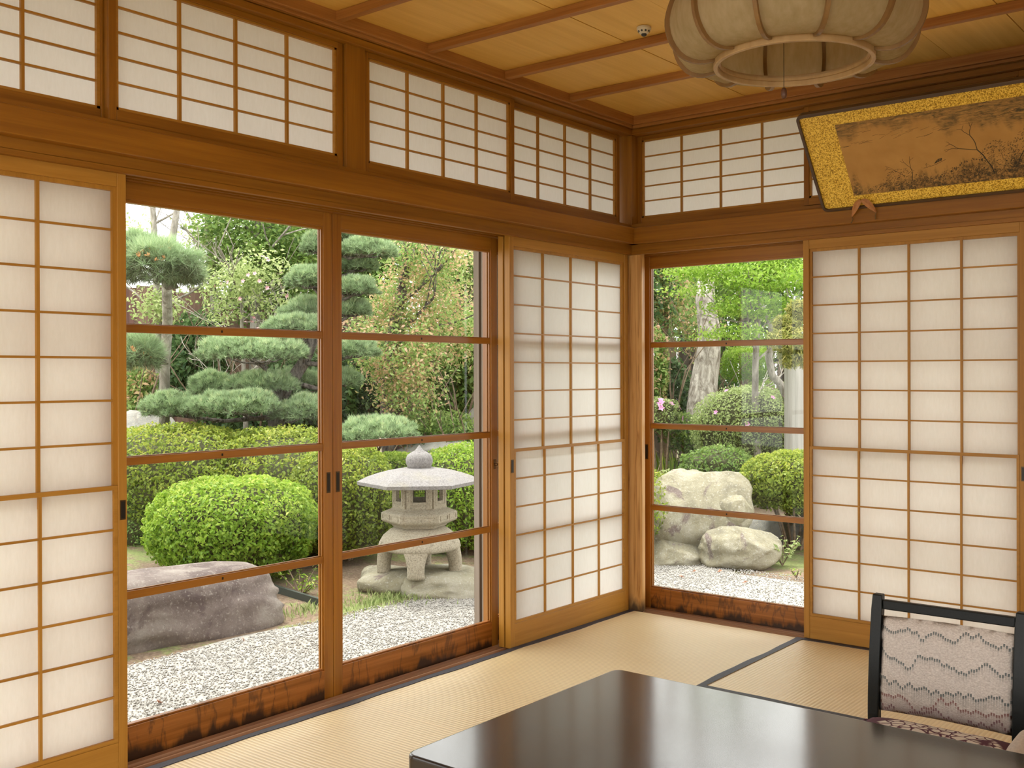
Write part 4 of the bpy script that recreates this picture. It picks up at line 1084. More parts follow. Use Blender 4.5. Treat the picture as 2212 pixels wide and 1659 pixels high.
# boulder group in the right window
G2 = 'boulders piled by the right window'
p = at(1490, 1110, 9.15); rock('large_boulder', (p.x + .03, p.y + .04, p.z - .045), (.47, .36, .42), 21, R_PALE, label='largest pale yellowish boulder with smooth flat top', group=G2, amp=.12, sq=5, rot=35, tilt=5)
p = at(1455, 1196, 8.95); rock('small_boulder', (p.x, p.y, -.40), (.32, .26, .14), 23, R_PALE, label='low purple-stained boulder at left foot of the pile', group=G2, amp=.12, rot=30)
p = at(1600, 1178, 8.75); rock('small_boulder', (p.x, p.y, -.31), (.33, .26, .185), 27, R_PALE, label='rounded boulder at right foot of the pile', group=G2, amp=.12, rot=30)
p = at(1588, 1106, 8.95); rock('small_boulder', (p.x, p.y, p.z), (.145, .15, .155), 29, R_PALE, label='small boulder wedged on top right of the pile', group=G2, amp=.09)
p = at(1575, 1030, 9.6); rock('flat_boulder', (p.x, p.y, p.z - .06), (.30, .30, .10), 31, R_GREY, label='grey flat stone behind the pile top', group=G2, amp=.10)
p = at(1690, 1130, 9.9); rock('flat_boulder', (p.x, p.y, p.z - .15), (.45, .30, .22), 33, R_GREY, label='dim grey boulder under the right azalea', group=G2, amp=.10)
# low edging board and flat slab
m = MB(); a, b = Vector((-4.6, .46, hz(-4.6, .46))), Vector((-2.72, .40, GZ)); d = (b - a).normalized(); nn = Vector((-d.y, d.x, 0))
m.obox((a + b) / 2 + Vector((0, 0, .015)), d, nn, Vector((0, 0, 1)), (b - a).length / 2, .012, .035); o = m.build('edging_board', plain('dark_edging', (.03, .04, .03), .7)); tag(o, 'thin dark edging strip in the soil under the round bush', 'edging')
p = at(1440, 1003, 13.2); m = MB(); m.obox(p, RT, Vector((-FW.x, -FW.y, 0)).normalized(), Vector((0, 0, 1)), .34, .06, .035); tag(m.build('stone_curb', R_GREY), 'pale low curb stone across the path, right window', 'curb')

# ---- stone lantern
LGC = at(906, 1100, 7.75); lx, ly = LGC.x, LGC.y
def stone(name, c0, c1, c2, sc=90):
    m, nt, b = mat(name); v = coords(nt); f = noise(nt, v, sc, 4, .8); g = noise(nt, v, 5, 5, .6)
    c = ramp(nt, f, [(.34, c0), (.46, c1), (.66, c2)]); c = mix(nt, ramp(nt, g, [(.5, (0, 0, 0)), (.7, (.5, .5, .5))]), c, (.24, .22, .15))
    L(nt, c, b.inputs['Base Color']); b.inputs['Roughness'].default_value = .95; bump(nt, b, f, .5, .006); return m
ST = stone('granite_warm', (.15, .13, .095), (.31, .27, .20), (.42, .38, .29)); STG = stone('granite_grey', (.11, .10, .10), (.19, .18, .175), (.28, .265, .26))
lan = empty('stone_lantern', (lx, ly, GZ), 'grey granite garden lantern with wide roof and four curved legs', 'lantern')
AH = math.radians(38 - 90)                  # direction from the lantern to the viewer, roughly
def hexr(a, r, z, k=1.0, off=0):
    s_ = ((a - AH - off - PI / 6) % (PI / 3)) - PI / 6
    return r * (1 + k * (math.cos(PI / 6) / math.cos(s_) - 1))
def lz(py): return 1.1665 + (811.8 - py) * 7.75 / FPX
LO = (lx, ly, 0); OFF = 0.12
m = MB().lathe([(.001, lz(964)), (.010, lz(968)), (.030, lz(976)), (.062, lz(981)), (.088, lz(986)), (.100, lz(994)), (.100, lz(1003)), (.090, lz(1010)), (.086, lz(1016)), (.001, lz(1016))], LO, 40); m.build('finial', STG, lan, smooth=True)
rf = [(.085, lz(1013)), (.14, lz(1014.5)), (.22, lz(1018)), (.30, lz(1024)), (.38, lz(1032)), (.435, lz(1040)), (.448, lz(1042)), (.445, lz(1049)), (.43, lz(1050)), (.30, lz(1046)), (.16, lz(1045)), (.001, lz(1045))]
m = MB().lathe(rf, LO, 72, lambda a, r, z: hexr(a, r * 1.03, z, min(1, r / .22), OFF)); m.build('roof', STG, lan, smooth=False)
# fire box: six wall panels with square openings
zt, zb = lz(1042), lz(1098); RB = .188; fb = MB()
for k in range(6):
    a = AH + OFF + PI / 3 * k; nrm = Vector((math.cos(a), math.sin(a), 0)); tg = Vector((-nrm.y, nrm.x, 0)); c0 = Vector((lx, ly, 0)) + nrm * RB * math.cos(PI / 6); hw = RB / 2; zc = (zt + zb) / 2; hh = (zt - zb) / 2; wz = .50 if k % 2 == 0 else .42
    ow, oh = hw * wz, hh * .46
    for s_ in (-1, 1): fb.obox(c0 + tg * s_ * (ow + hw) / 2 + Vector((0, 0, zc)), tg, nrm, Vector((0, 0, 1)), (hw - ow) / 2, .016, hh)
    for s_ in (-1, 1): fb.obox(c0 + Vector((0, 0, zc + s_ * (oh + hh) / 2)), tg, nrm, Vector((0, 0, 1)), ow, .016, (hh - oh) / 2)
    for s_ in (-1, 1):                       # raised frame lines round each opening
        fb.obox(c0 + nrm * .012 + tg * s_ * hw * .72 + Vector((0, 0, zc - .004)), tg, nrm, Vector((0, 0, 1)), hw * .06, .008, hh * .68)
        fb.obox(c0 + nrm * .012 + Vector((0, 0, zc - .004 + s_ * hh * .68)), tg, nrm, Vector((0, 0, 1)), hw * .72, .008, hh * .05)
fb.build('fire_box', ST, lan, bevel=.002)
pf = [(.19, lz(1097)), (.20, lz(1100)), (.262, lz(1107)), (.272, lz(1109)), (.272, lz(1124)), (.262, lz(1127)), (.20, lz(1135)), (.185, lz(1140)), (.001, lz(1140))]
m = MB().lathe([(.001, lz(1097))] + pf, LO, 72, lambda a, r, z: hexr(a, r * 1.04, z, 1, OFF)); pl_ = m.build('platform', ST, lan)
m = MB()
for k in range(6):
    a = AH + OFF + PI / 3 * k; nrm = Vector((math.cos(a), math.sin(a), 0)); tg = Vector((-nrm.y, nrm.x, 0)); c0 = Vector((lx, ly, lz(1116.5))) + nrm * .272 * 1.04 * math.cos(PI / 6)
    for q in (-.5, .5):
        for s_ in (-1, 1):
            m.obox(c0 + tg * q * .13 + Vector((0, 0, s_ * .017)), tg, nrm, Vector((0, 0, 1)), .052, .005, .003); m.obox(c0 + tg * (q * .13 + s_ * .052), tg, nrm, Vector((0, 0, 1)), .003, .005, .019)
m.build('carved_border', ST, pl_)
m = MB().lathe([(.001, lz(1139)), (.17, lz(1139.5)), (.215, lz(1146)), (.262, lz(1158)), (.292, lz(1173)), (.300, lz(1183)), (.285, lz(1188)), (.17, lz(1180)), (.001, lz(1176))], LO, 56, lambda a, r, z: r * (1 + .03 * math.cos(4 * (a - AH)))); m.build('leg_dome', ST, lan, smooth=True)
for k in range(4):
    a = AH + .02 + PI / 2 * k; rd = Vector((math.cos(a), math.sin(a), 0)); tg = Vector((-rd.y, rd.x, 0)); m = MB(); n = 12
    for i in range(n + 1):
        q = i / n; r_ = .222 + .045 * math.sin(q * PI * .62) ; z = lz(1168) + (-.315 - lz(1168)) * q
        hw = .075 * (1 - q) ** 2.5 + .058 + .008 * q ** 4; th = .050 + .016 * (1 - q) ** 2
        c = Vector((lx, ly, z)) + rd * r_
        for j in range(12):
            b_ = 2 * PI * j / 12; cc, ss = math.cos(b_), math.sin(b_)
            m.v.append(tuple(c + tg * hw * math.copysign(abs(cc) ** .6, cc) + rd * th * math.copysign(abs(ss) ** .6, ss)))
        if i:
            for j in range(12): p0 = (i - 1) * 12 + j; p1 = (i - 1) * 12 + (j + 1) % 12; m.f.append((p0, p0 + 12, p1 + 12, p1))
    m.f += [tuple(range(12)), tuple(reversed(range(n * 12, n * 12 + 12)))]
    m.build('leg', ST, lan, smooth=True)
c1 = at(845, 1262, 7.75); rock('base_stone', (c1.x - .03, c1.y + .10, -.415), (.29, .30, .115), 41, R_PALE, lan, amp=.07, sq=4.5, rot=40, res=4, facets=2)
c2 = at(955, 1262, 7.75); rock('base_stone', (c2.x, c2.y + .02, -.41), (.30, .34, .12), 43, R_PALE, lan, amp=.07, sq=4.5, rot=35, res=4, facets=2)

# ---- clipped bushes
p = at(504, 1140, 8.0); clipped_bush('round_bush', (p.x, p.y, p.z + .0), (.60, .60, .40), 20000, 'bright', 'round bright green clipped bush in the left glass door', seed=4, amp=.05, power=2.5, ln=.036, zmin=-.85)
GH = 'clipped hedge mounds behind the bush and lantern'
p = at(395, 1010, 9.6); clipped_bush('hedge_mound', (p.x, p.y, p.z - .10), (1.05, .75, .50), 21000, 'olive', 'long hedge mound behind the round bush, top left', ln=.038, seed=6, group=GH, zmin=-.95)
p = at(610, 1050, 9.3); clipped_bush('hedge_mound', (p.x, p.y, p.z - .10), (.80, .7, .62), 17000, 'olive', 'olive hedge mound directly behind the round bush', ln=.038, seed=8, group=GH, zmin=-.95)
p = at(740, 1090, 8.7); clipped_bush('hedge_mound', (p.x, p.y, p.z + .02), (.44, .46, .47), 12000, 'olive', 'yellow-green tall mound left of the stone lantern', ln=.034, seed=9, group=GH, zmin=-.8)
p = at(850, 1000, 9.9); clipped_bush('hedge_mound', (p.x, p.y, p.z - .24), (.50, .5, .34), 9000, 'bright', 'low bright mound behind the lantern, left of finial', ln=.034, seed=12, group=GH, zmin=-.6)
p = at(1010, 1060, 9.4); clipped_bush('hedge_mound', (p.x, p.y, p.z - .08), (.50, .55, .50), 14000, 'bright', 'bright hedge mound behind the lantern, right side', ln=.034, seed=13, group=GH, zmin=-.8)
p = at(300, 1130, 9.3); clipped_bush('hedge_mound', (p.x, p.y, p.z - .02), (.45, .45, .32), 8000, 'mid', 'loose dull green mound left of the round bush', ln=.028, seed=14, group=GH, zmin=-.8, depth=.3)
GA = 'azaleas in the right window'
p = at(1705, 1045, 9.5); clipped_bush('azalea_bush', (p.x + .05, p.y, p.z), (.48, .48, .30), 14000, 'olive', 'yellow-green clipped azalea above the boulder pile', ln=.034, seed=15, group=GA, zmin=-.6)
p = at(1612, 925, 12.2); az = clipped_bush('azalea_bush', (p.x, p.y, p.z), (.62, .6, .50), 15000, 'pale', 'large pale azalea with a few purple flowers, middle distance', ln=.034, seed=16, group=GA, zmin=-.8, depth=.25)
p = at(1550, 1005, 10.8); clipped_bush('leafy_shrub', (p.x, p.y, p.z - .03), (.40, .4, .22), 6500, 'mid', 'soft green leafy shrub behind the boulder pile', ln=.036, seed=17, zmin=-.8, depth=.45, amp=.15)
p = at(1425, 900, 12.6); az2 = clipped_bush('azalea_bush', (p.x, p.y, p.z), (.26, .26, .22), 3500, 'pale', 'small azalea with pink blooms at the left window edge', ln=.034, seed=18, group=GA, zmin=-.8, depth=.4, amp=.15)
PINK = plain('pink_petals', (.62, .28, .50), .6)
def blooms(parent, c, r, n, m_, size=.03, name='blossom', zlo=-.2):
    for k in range(n):
        d = Vector((rng.normal(), rng.normal(), rng.normal())); d.normalize()
        if d.z < zlo: d.z = -d.z
        d = (d + Vector((.5, -.75, 0)) * .8).normalized()
        q = Vector(c) + Vector((d.x * r[0], d.y * r[1], d.z * r[2])); b_ = MB(); t1 = d.orthogonal().normalized(); t2 = d.cross(t1)
        for j in range(5):
            a = 2 * PI * j / 5; e = t1 * math.cos(a) + t2 * math.sin(a); f_ = t1 * math.cos(a + .6) + t2 * math.sin(a + .6); g_ = t1 * math.cos(a - .6) + t2 * math.sin(a - .6)
            b_.quad(q, q + (f_ * .6 + d * .3) * size, q + (e + d * .35) * size, q + (g_ * .6 + d * .3) * size)
        b_.build(name, m_, parent)
blooms(az2, at(1425, 900, 12.6), (.27, .27, .22), 9, PINK, .045); blooms(az, at(1612, 925, 12.2), (.64, .62, .52), 8, PINK, .035)
def sprig(name, base, h, n, col, label, ln=.05, spread=.12, cat='plant', group=None, stems=5):
    base = Vector(base); r = empty(name, base, label, cat, group); m = MB(); P = []; Nn = []
    for k in range(stems):
        a = rng.uniform(0, 2 * PI); tip = base + Vector((math.cos(a) * spread, math.sin(a) * spread, h * rng.uniform(.6, 1)))
        mid = base.lerp(tip, .5) + Vector((0, 0, .05 * h)); m.tube([base, mid, tip], [.005, .004, .002], 5)
        for _ in range(n // stems):
            q = rng.uniform(.25, 1.05); p_ = base.lerp(tip, q) + Vector((0, 0, .05 * h * math.sin(PI * q))); o_ = Vector(rng.normal(0, 1, 3)).normalized()
            P.append(p_ + o_ * ln * .6); Nn.append(o_ * .4 + Vector((0, 0, .8)))
    m.build('stem', BARK_B, r); leaves('foliage', np.array(P), np.array(Nn), ln, ln * .45, LM[col], r, jit=.5); return r
p = at(1690, 1222, 8.7); sprig('young_shrub', (p.x, p.y, GZ), .28, 90, 'pale', 'small young leafy shrub right of the boulder pile', .05, .17)
p = at(650, 1290, 7.55); sprig('young_shrub', (p.x, p.y, GZ), .24, 150, 'bright', 'loose leafy sprigs under the right side of the round bush', .034, .22, stems=9)
p = at(1720, 1232, 8.2); sprig('young_shrub', (p.x, p.y, GZ), .07, 22, 'bright', 'tiny seedling on the gravel at the right window edge', .03, .05)
# grass blades
def blades(name, pts, h, w, col, label, cat='grass', lean=.35):
    n = len(pts); P = np.array(pts); A = rng.uniform(0, 2 * PI, n); D = np.stack([np.cos(A), np.sin(A), np.zeros(n)], 1); H = h * rng.uniform(.5, 1.2, (n, 1))
    S = np.stack([-D[:, 1], D[:, 0], D[:, 2]], 1) * w / 2; mid = P + D * H * lean * .4 + [0, 0, 1] * H * .6; tip = P + D * H * lean * rng.uniform(.6, 1.6, (n, 1)) + [0, 0, 1] * H
    V = np.stack([P - S, P + S, mid + S * .8, tip, mid - S * .8], 1).reshape(-1, 3)
    o = mesh_np(name, V, np.arange(5 * n).reshape(n, 5), LM[col], None, np.repeat(rng.uniform(0, 1, n), 5)); return tag(o, label, cat, kind='stuff')
pts = []
for cx_, cy_, sp, n in ((-2.62, .75, .16, 330), (-2.58, 1.15, .18, 380), (-2.75, .2, .12, 160), (-2.66, .95, .35, 260), (-2.6, 1.5, .12, 120)):
    for _ in range(n):
        x, y = rng.normal(cx_, sp * .5), rng.normal(cy_, sp); pts.append((x, y, hz(x, y)))
blades('grass_tufts', pts, .055, .006, 'pale', 'short pale grass tufts along the gravel edge before the lantern')
p = at(1435, 985, 13.0); pts = [(p.x + rng.normal(0, .28), p.y + rng.normal(0, .28), hz(p.x, p.y) - .02) for _ in range(260)]
blades('iris_leaves', pts, .5, .022, 'bright', 'upright iris leaves at the left of the right window', 'plant', .12)
# fallen leaves on the gravel, and loose gravel stones
DRY = plain('dry_leaf', (.36, .17, .10), .8)
def dry(x, y, s):
    m = MB(); a = rng.uniform(0, 2 * PI); t1 = Vector((math.cos(a), math.sin(a), 0)); t2 = Vector((-t1.y, t1.x, 0)); c = Vector((x, y, GZ + .012))
    m.quad(c - t1 * s, c - t2 * s * .3 + Vector((0, 0, .004)), c + t1 * s + Vector((0, 0, .012)), c + t2 * s * .4 + Vector((0, 0, .008)))
    m.quad(c - t1 * s * .8, c + t2 * s * .35 + Vector((0, 0, .015)), c + t1 * s * .3 + Vector((0, 0, .02)), c - t2 * s * .1); return m.build('fallen_leaf', DRY)
for (px_, py_, s, lb) in ((342, 1524, .026, 'curled dry leaf on the gravel at the lower left'), (525, 1388, .014, 'small dry leaf on the gravel right of the long boulder'), (1472, 1250, .035, 'reddish dry leaf on the gravel left below the boulders'), (1555, 1238, .03, 'brown dry leaf on gravel in front of the boulders'), (1610, 1262, .03, 'dry leaf on the gravel toward the right window edge'), (1500, 1238, .02, 'tiny dry leaf just below the boulder pile')):
    dz = (GZ - CAM.z); ry = FW + RT * ((px_ - CX) / FPX) - UP * ((py_ - CY) / FPX); q = CAM + ry * (dz / ry.z); tag(dry(q.x, q.y, s), lb, 'leaf', 'dry leaves on the gravel')
n = 36000; X = np.where(rng.random(n) < .7, rng.uniform(-2.55, -1.0, n), rng.uniform(-2.5, .3, n)); Yv = np.where(X > -1.0, rng.uniform(1.6, 3.4, n), rng.uniform(-1.9, 3.4, n))
s = rng.uniform(.004, .0085, (n, 1, 1)); O = np.array([(1, 0, 0), (-1, 0, 0), (0, 1, 0), (0, -1, 0), (0, 0, .7), (0, 0, -.7)])
O = O[None] * rng.uniform(.6, 1.2, (n, 6, 1)); C0 = np.stack([X, Yv, np.full(n, GZ + .008)], 1)[:, None, :]; ang = rng.uniform(0, PI, n); ca, sa = np.cos(ang), np.sin(ang)
Rr = np.zeros((n, 3, 3)); Rr[:, 0, 0] = ca; Rr[:, 0, 1] = -sa; Rr[:, 1, 0] = sa; Rr[:, 1, 1] = ca; Rr[:, 2, 2] = 1
V = (C0 + np.einsum('nij,nkj->nki', Rr, O) * s).reshape(-1, 3)
Fo = np.array([(0, 2, 4), (2, 1, 4), (1, 3, 4), (3, 0, 4), (2, 0, 5), (1, 2, 5), (3, 1, 5), (0, 3, 5)]); F = (Fo[None] + (np.arange(n) * 6)[:, None, None]).reshape(-1, 3)
GST = leafmat('gravel_stone', [(0, (.18, .17, .15)), (.35, (.33, .315, .29)), (1, (.48, .46, .43))], 0, .9)
tag(mesh_np('gravel_stones', V, F, GST, None, np.repeat(rng.uniform(0, 1, n), 6)), 'loose pale gravel stones strewn over the court', 'gravel', kind='stuff')

# ---- cloud-pruned pine
pine = empty('cloud_pruned_pine', at(597, 950, 10.3), 'cloud-pruned pine with rounded blue-green needle pads behind the hedge', 'tree')
def needles(name, c, r, n, m, parent, ln=.052, w=.0048, per=11, seed=0, up=.6, amp=.12, zmin=-.15, kind='stuff', label=None):
    P, Nn, q = shell(n, c, r, seed, .22, amp, zmin, 4.0, 2.3, .16, 1.2)
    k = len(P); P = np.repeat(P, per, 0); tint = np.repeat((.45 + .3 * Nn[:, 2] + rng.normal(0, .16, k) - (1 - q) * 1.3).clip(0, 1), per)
    D = unit(np.repeat(Nn * .6 + [0, 0, up], per, 0) + rng.normal(0, .55, (k * per, 3))); S = unit(np.cross(D, rng.normal(0, 1, D.shape))) * w / 2
    l = ln * rng.uniform(.7, 1.2, (k * per, 1)); V = np.stack([P - S, P + S, P + D * l], 1).reshape(-1, 3)
    return mesh_np(name, V, np.arange(3 * k * per).reshape(-1, 3), m, parent, np.repeat(tint + rng.normal(0, .05, k * per), 3).clip(0, 1), kind=kind, label=label)
PINE_T = [(597, 950, .085), (597, 900, .08), (604, 860, .07), (628, 825, .065), (655, 785, .06), (676, 735, .055), (700, 690, .05), (712, 640, .045), (705, 590, .04), (716, 540, .035), (712, 480, .03), (716, 420, .02)]
m = MB(); tp = [at(x, y, 10.3) for x, y, r in PINE_T]; m.tube(tp, [r for *_, r in PINE_T], 12); m.build('trunk', BARK_P, pine, smooth=True)
PADS = [(545, 757, 112, 34, 10.0), (566, 828, 78, 26, 10.2), (458, 832, 46, 32, 10.5), (507, 872, 92, 34, 9.7), (370, 880, 58, 34, 9.9), (655, 886, 62, 34, 10.0), (640, 703, 66, 24, 10.2), (672, 668, 60, 26, 10.5), (674, 604, 52, 30, 10.2), (692, 530, 44, 30, 10.4),
        (790, 540, 62, 28, 10.2), (772, 572, 42, 20, 10.4), (768, 622, 46, 24, 10.1), (760, 668, 40, 22, 10.3), (762, 755, 52, 26, 10.0), (745, 820, 32, 22, 10.2), (812, 932, 88, 30, 9.3), (640, 820, 50, 22, 10.6), (735, 508, 50, 18, 10.5), (716, 455, 50, 26, 10.3)]
def near_trunk(p):
    return min(tp, key=lambda t_: (t_ - p).length + .6 * max(0, t_.z - p.z))
for k, (x, y, rx, rz, D) in enumerate(PADS):
    c = at(x, y + rz * .35, D); u = D / FPX; r = (rx * u, rx * u * .85, rz * u * 1.15); tn = near_trunk(c)
    area = r[0] * r[1]
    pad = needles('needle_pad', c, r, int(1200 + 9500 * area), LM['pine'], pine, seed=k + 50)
    br = MB(); e = c + Vector((0, 0, -.02)); br.tube([tn, tn.lerp(e, .5) + Vector((0, 0, -.05)), e], [.028, .020, .010], 7)
    for q in range(7):
        a = 2 * PI * q / 7 + k; tip = c + Vector((r[0] * .8 * math.cos(a), r[1] * .8 * math.sin(a), .02)); s0 = tn.lerp(e, .6 + .35 * rng.random()); br.tube([s0, s0.lerp(tip, .5) + Vector((0, 0, -.03)), tip], [.012, .008, .004], 5)
    br.build('branch', BARK_P, pine)
    P = np.array(c) + unit(rng.normal(0, 1, (500, 3))) * rng.uniform(0, .8, (500, 1)) * np.array([r[0], r[1], r[2] * .5])
# ---- long-needled pine with cones on the left
lp_ = at(365, 930, 8.9); ln_ = empty('red_pine', lp_, 'soft long-needled pine branch with orange cones, top left', 'tree')
m = MB(); m.tube([gp(352, 10.2), at(356, 800, 10.2), at(362, 690, 10), at(360, 610, 9.6), at(372, 520, 9.6), at(384, 440, 9.6), at(380, 380, 9.6)], [.055, .05, .048, .045, .034, .028, .024], 10); m.build('trunk', BARK_G, ln_, smooth=True)
CONE = plain('orange_cone', (.62, .30, .12), .7)
for k, (x, y, rx, rz) in enumerate(((335, 570, 100, 42), (290, 545, 50, 40), (400, 595, 40, 18), (305, 765, 46, 40))):
    c = at(x, y, 8.8 + .1 * k); u = 8.8 / FPX; r = (rx * u, rx * u * .7, rz * u)
    pd_ = needles('needle_pad', c, r, int(1500 if rx > 60 else 600), LM['pine'], ln_, ln=.10, w=.0035, per=14, seed=90 + k, up=.3, amp=.25, zmin=-.7)
    br = MB(); s0 = at(362, min(max(y + 25, 500), 780), 9.2); br.tube([s0, s0.lerp(c, .5) + Vector((0, 0, -.05)), c + Vector((-.15, -.1, 0))], [.03, .02, .008], 7); br.build('branch', BARK_P, ln_)
    for j in range(22 if rx > 60 else 9):
        a, e = rng.uniform(0, 2 * PI), rng.uniform(-.3, .9); q = c + Vector((r[0] * .9 * math.cos(a) * math.cos(e), -abs(r[1] * 1.12 * math.sin(a)) * math.cos(e), r[2] * .9 * math.sin(e))); d = Vector((rng.normal(0, .3), rng.normal(0, .3), 1)).normalized()
        cm = MB()
        for _ in range(4):
            dd = (d + Vector(rng.normal(0, .5, 3))).normalized(); cm.tube([q, q + dd * .016, q + dd * .034], [.004, .009, .003], 6)
        cm.build('pine_cone', CONE, ln_)

# ---- fence
FB = {0: wood('fence_board_a', (.07, .035, .03), (.17, .09, .075), 'z', rough=.9, grain=30), 1: wood('fence_board_b', (.11, .06, .045), (.24, .16, .12), 'z', rough=.9, grain=30)}
def fence(a, b, h, label, step=.165, gap=.003, mats=FB, lowb=.0):
    a, b = Vector(a), Vector(b); d = (b - a); Ln = d.length; d.normalize(); nn = Vector((-d.y, d.x, 0)); f = empty('plank_fence', (a + b) / 2, label, 'fence'); n = int(Ln / step)
    for k in range(n):
        c = a + d * (k + .5) * step; g = hz(c.x, c.y) - .05; hh = h + rng.uniform(-.05, .05)
        MB().obox(Vector((c.x, c.y, g + hh / 2)) + nn * rng.uniform(-.006, .006), d, nn, Vector((0, 0, 1)), (step - gap) / 2, .010, hh / 2).build('board', mats[int(rng.random() < .35)], f)
    for z in (.5, h - .45):
        g = hz(a.x, a.y); MB().obox((a + b) / 2 + nn * .03 + Vector((0, 0, g + z - ((a + b) / 2).z)), d, nn, Vector((0, 0, 1)), Ln / 2, .015, .035).build('fence_rail', mats[0], f)
    return f
fence(gp(150, 13.2), gp(820, 13.6), 2.4, 'dark red-brown plank fence behind the pines, left door')
fence(gp(830, 13.8), gp(1180, 15.5), 1.9, 'dark plank fence behind the red-leaved tree')
FB2 = {0: wood('fence_board_c', (.06, .05, .045), (.15, .12, .10), 'z', rough=.9, grain=30), 1: wood('fence_board_d', (.16, .12, .08), (.32, .25, .17), 'z', rough=.9, grain=30)}
fence(gp(1360, 16.5), gp(1800, 16.0), 2.0, 'dark weathered plank fence with narrow gaps, right window', step=.19, gap=.035, mats=FB2)

# ---- trees and shrubs of the background
def blob(x, y, D, rx, rz, ry=None): u = D / FPX; return (at(x, y, D), (rx * u, (ry or rx * .8) * u, rz * u))
GB = 'trees at the back of the garden'
tree('red_leaved_tree', gp(868, 11.2), at(858, 380, 11.2), .095, 'tree with copper-red young leaves and dark trunk, behind the lantern', BARK_P, [blob(900, 650, 11.3, 120, 70), blob(940, 550, 11.0, 100, 50), blob(860, 770, 10.9, 110, 75), blob(960, 720, 11.8, 80, 70), blob(810, 700, 11.8, 60, 50), blob(890, 860, 10.9, 80, 40)], 'red', 17000, .048, 31, extra_tint=.02, group=GB, cl_r=.17, per=44, l=1.0, bend=.12)
tree('apple_tree', gp(520, 11.2), at(530, 640, 11.2), .035, 'small blossoming tree with thin pale branches left of the pine', BARK_G, [blob(500, 610, 11.0, 80, 40), blob(560, 580, 11, 60, 35), blob(480, 680, 11, 50, 25), blob(590, 660, 11, 55, 25)], 'pale', 2300, .050, 33, group=GB, cl_r=.13, per=22, l=.75, cat='tree', depth=3, cut_branch=0)
ap = [o for o in bpy.data.objects if o.name == 'apple_tree'][0]; blooms(ap, at(560, 630, 11), (.55, .40, .38), 26, plain('apple_blossom', (.78, .42, .48), .6), .026, zlo=-1)
tree('broadleaf_tree', gp(545, 12.6), at(560, 330, 12.6), .09, 'grey-trunked leafy tree behind the blossoming tree', BARK_G, [blob(540, 520, 12.6, 110, 70), blob(620, 560, 12.8, 90, 90), blob(560, 640, 12.8, 80, 50), blob(500, 470, 12.5, 70, 40)], 'mid', 8500, .070, 34, group=GB, cl_r=.26, per=32, l=1.3)
tree('broadleaf_tree', gp(470, 12.9), at(452, 330, 12.9), .075, 'slender pale-trunked tree left of the blossoming tree', BARK_G, [blob(470, 560, 12.9, 70, 60), blob(440, 500, 12.9, 40, 40)], 'pale', 2600, .06, 35, group=GB, cl_r=.2, per=26, l=1.1)
tree('bare_tree', gp(330, 12.4), at(338, 300, 12.4), .06, 'thin bare pale tree against the sky, top left', BARK_G, [blob(300, 500, 12.4, 30, 30), blob(350, 660, 12.2, 60, 30)], 'pale', 900, .06, 36, group=GB, cl_r=.16, per=20, l=1.0, depth=3)
tree('broadleaf_tree', gp(640, 14.5), at(640, 250, 14.5), .10, 'tall green tree behind the cloud-pruned pine', BARK_B, [blob(650, 520, 14.5, 110, 110), blob(700, 640, 14.3, 90, 80), blob(610, 720, 14, 90, 50)], 'mid', 9000, .085, 37, group=GB, cl_r=.32, per=34)
tree('broadleaf_tree', gp(800, 14.2), at(790, 250, 14.2), .10, 'tall green tree between the pine and the copper tree', BARK_B, [blob(800, 560, 14.2, 90, 90), blob(860, 500, 14.6, 90, 60), blob(790, 700, 14, 80, 80)], 'mid', 9000, .085, 38, group=GB, cl_r=.3, per=34)
tree('broadleaf_tree', gp(1000, 14), at(985, 250, 14), .09, 'pale-trunked green tree right of the copper tree', BARK_G, [blob(1000, 600, 14, 90, 100), blob(950, 520, 14.5, 90, 50), blob(1040, 720, 13.5, 60, 80), blob(1080, 640, 14, 60, 120)], 'pale', 9500, .085, 39, group=GB, cl_r=.3, per=34)
def shrub(name, c, r, n, col, label, ln, seed, group=None, depth=.45, droop=0, wd=.5, cat='shrub'):
    c = Vector(c); s_ = empty(name, (c.x, c.y, hz(c.x, c.y)), label, cat, group); m = MB(); rnd = random.Random(seed)
    b0 = Vector((c.x, c.y, hz(c.x, c.y) - .03))
    for k in range(6): branchy(m, b0 + Vector((rnd.uniform(-1, 1) * r[0] * .4, rnd.uniform(-1, 1) * r[1] * .4, 0)), (rnd.uniform(-.5, .5), rnd.uniform(-.5, .5), 1), (c.z + r[2] * .6 - b0.z), .018, 1, rnd)
    m.build('stem', BARK_B, s_)
    P, Nn, q = shell(n, c, r, seed, depth, .22, -.9, 3.0, 2.4)
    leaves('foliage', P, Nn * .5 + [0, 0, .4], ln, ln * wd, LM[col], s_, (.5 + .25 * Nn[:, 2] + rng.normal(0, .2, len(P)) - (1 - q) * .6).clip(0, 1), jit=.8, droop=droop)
    return s_
GS = 'shrubs along the back fence'
def sh(x, y, D, rx, rz, n, col, label, ln=.075, seed=1, **k):
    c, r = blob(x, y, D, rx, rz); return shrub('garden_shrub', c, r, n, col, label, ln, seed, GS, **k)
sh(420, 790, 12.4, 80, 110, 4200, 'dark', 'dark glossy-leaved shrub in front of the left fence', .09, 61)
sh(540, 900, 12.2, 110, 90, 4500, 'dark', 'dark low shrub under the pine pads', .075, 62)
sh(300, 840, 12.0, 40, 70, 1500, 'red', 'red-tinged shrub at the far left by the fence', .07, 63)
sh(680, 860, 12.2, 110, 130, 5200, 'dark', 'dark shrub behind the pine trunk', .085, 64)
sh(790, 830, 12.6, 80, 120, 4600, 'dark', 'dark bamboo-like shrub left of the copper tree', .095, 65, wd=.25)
sh(985, 800, 12.4, 90, 120, 4600, 'mid', 'climbing green leaves behind the copper tree, right', .09, 66)
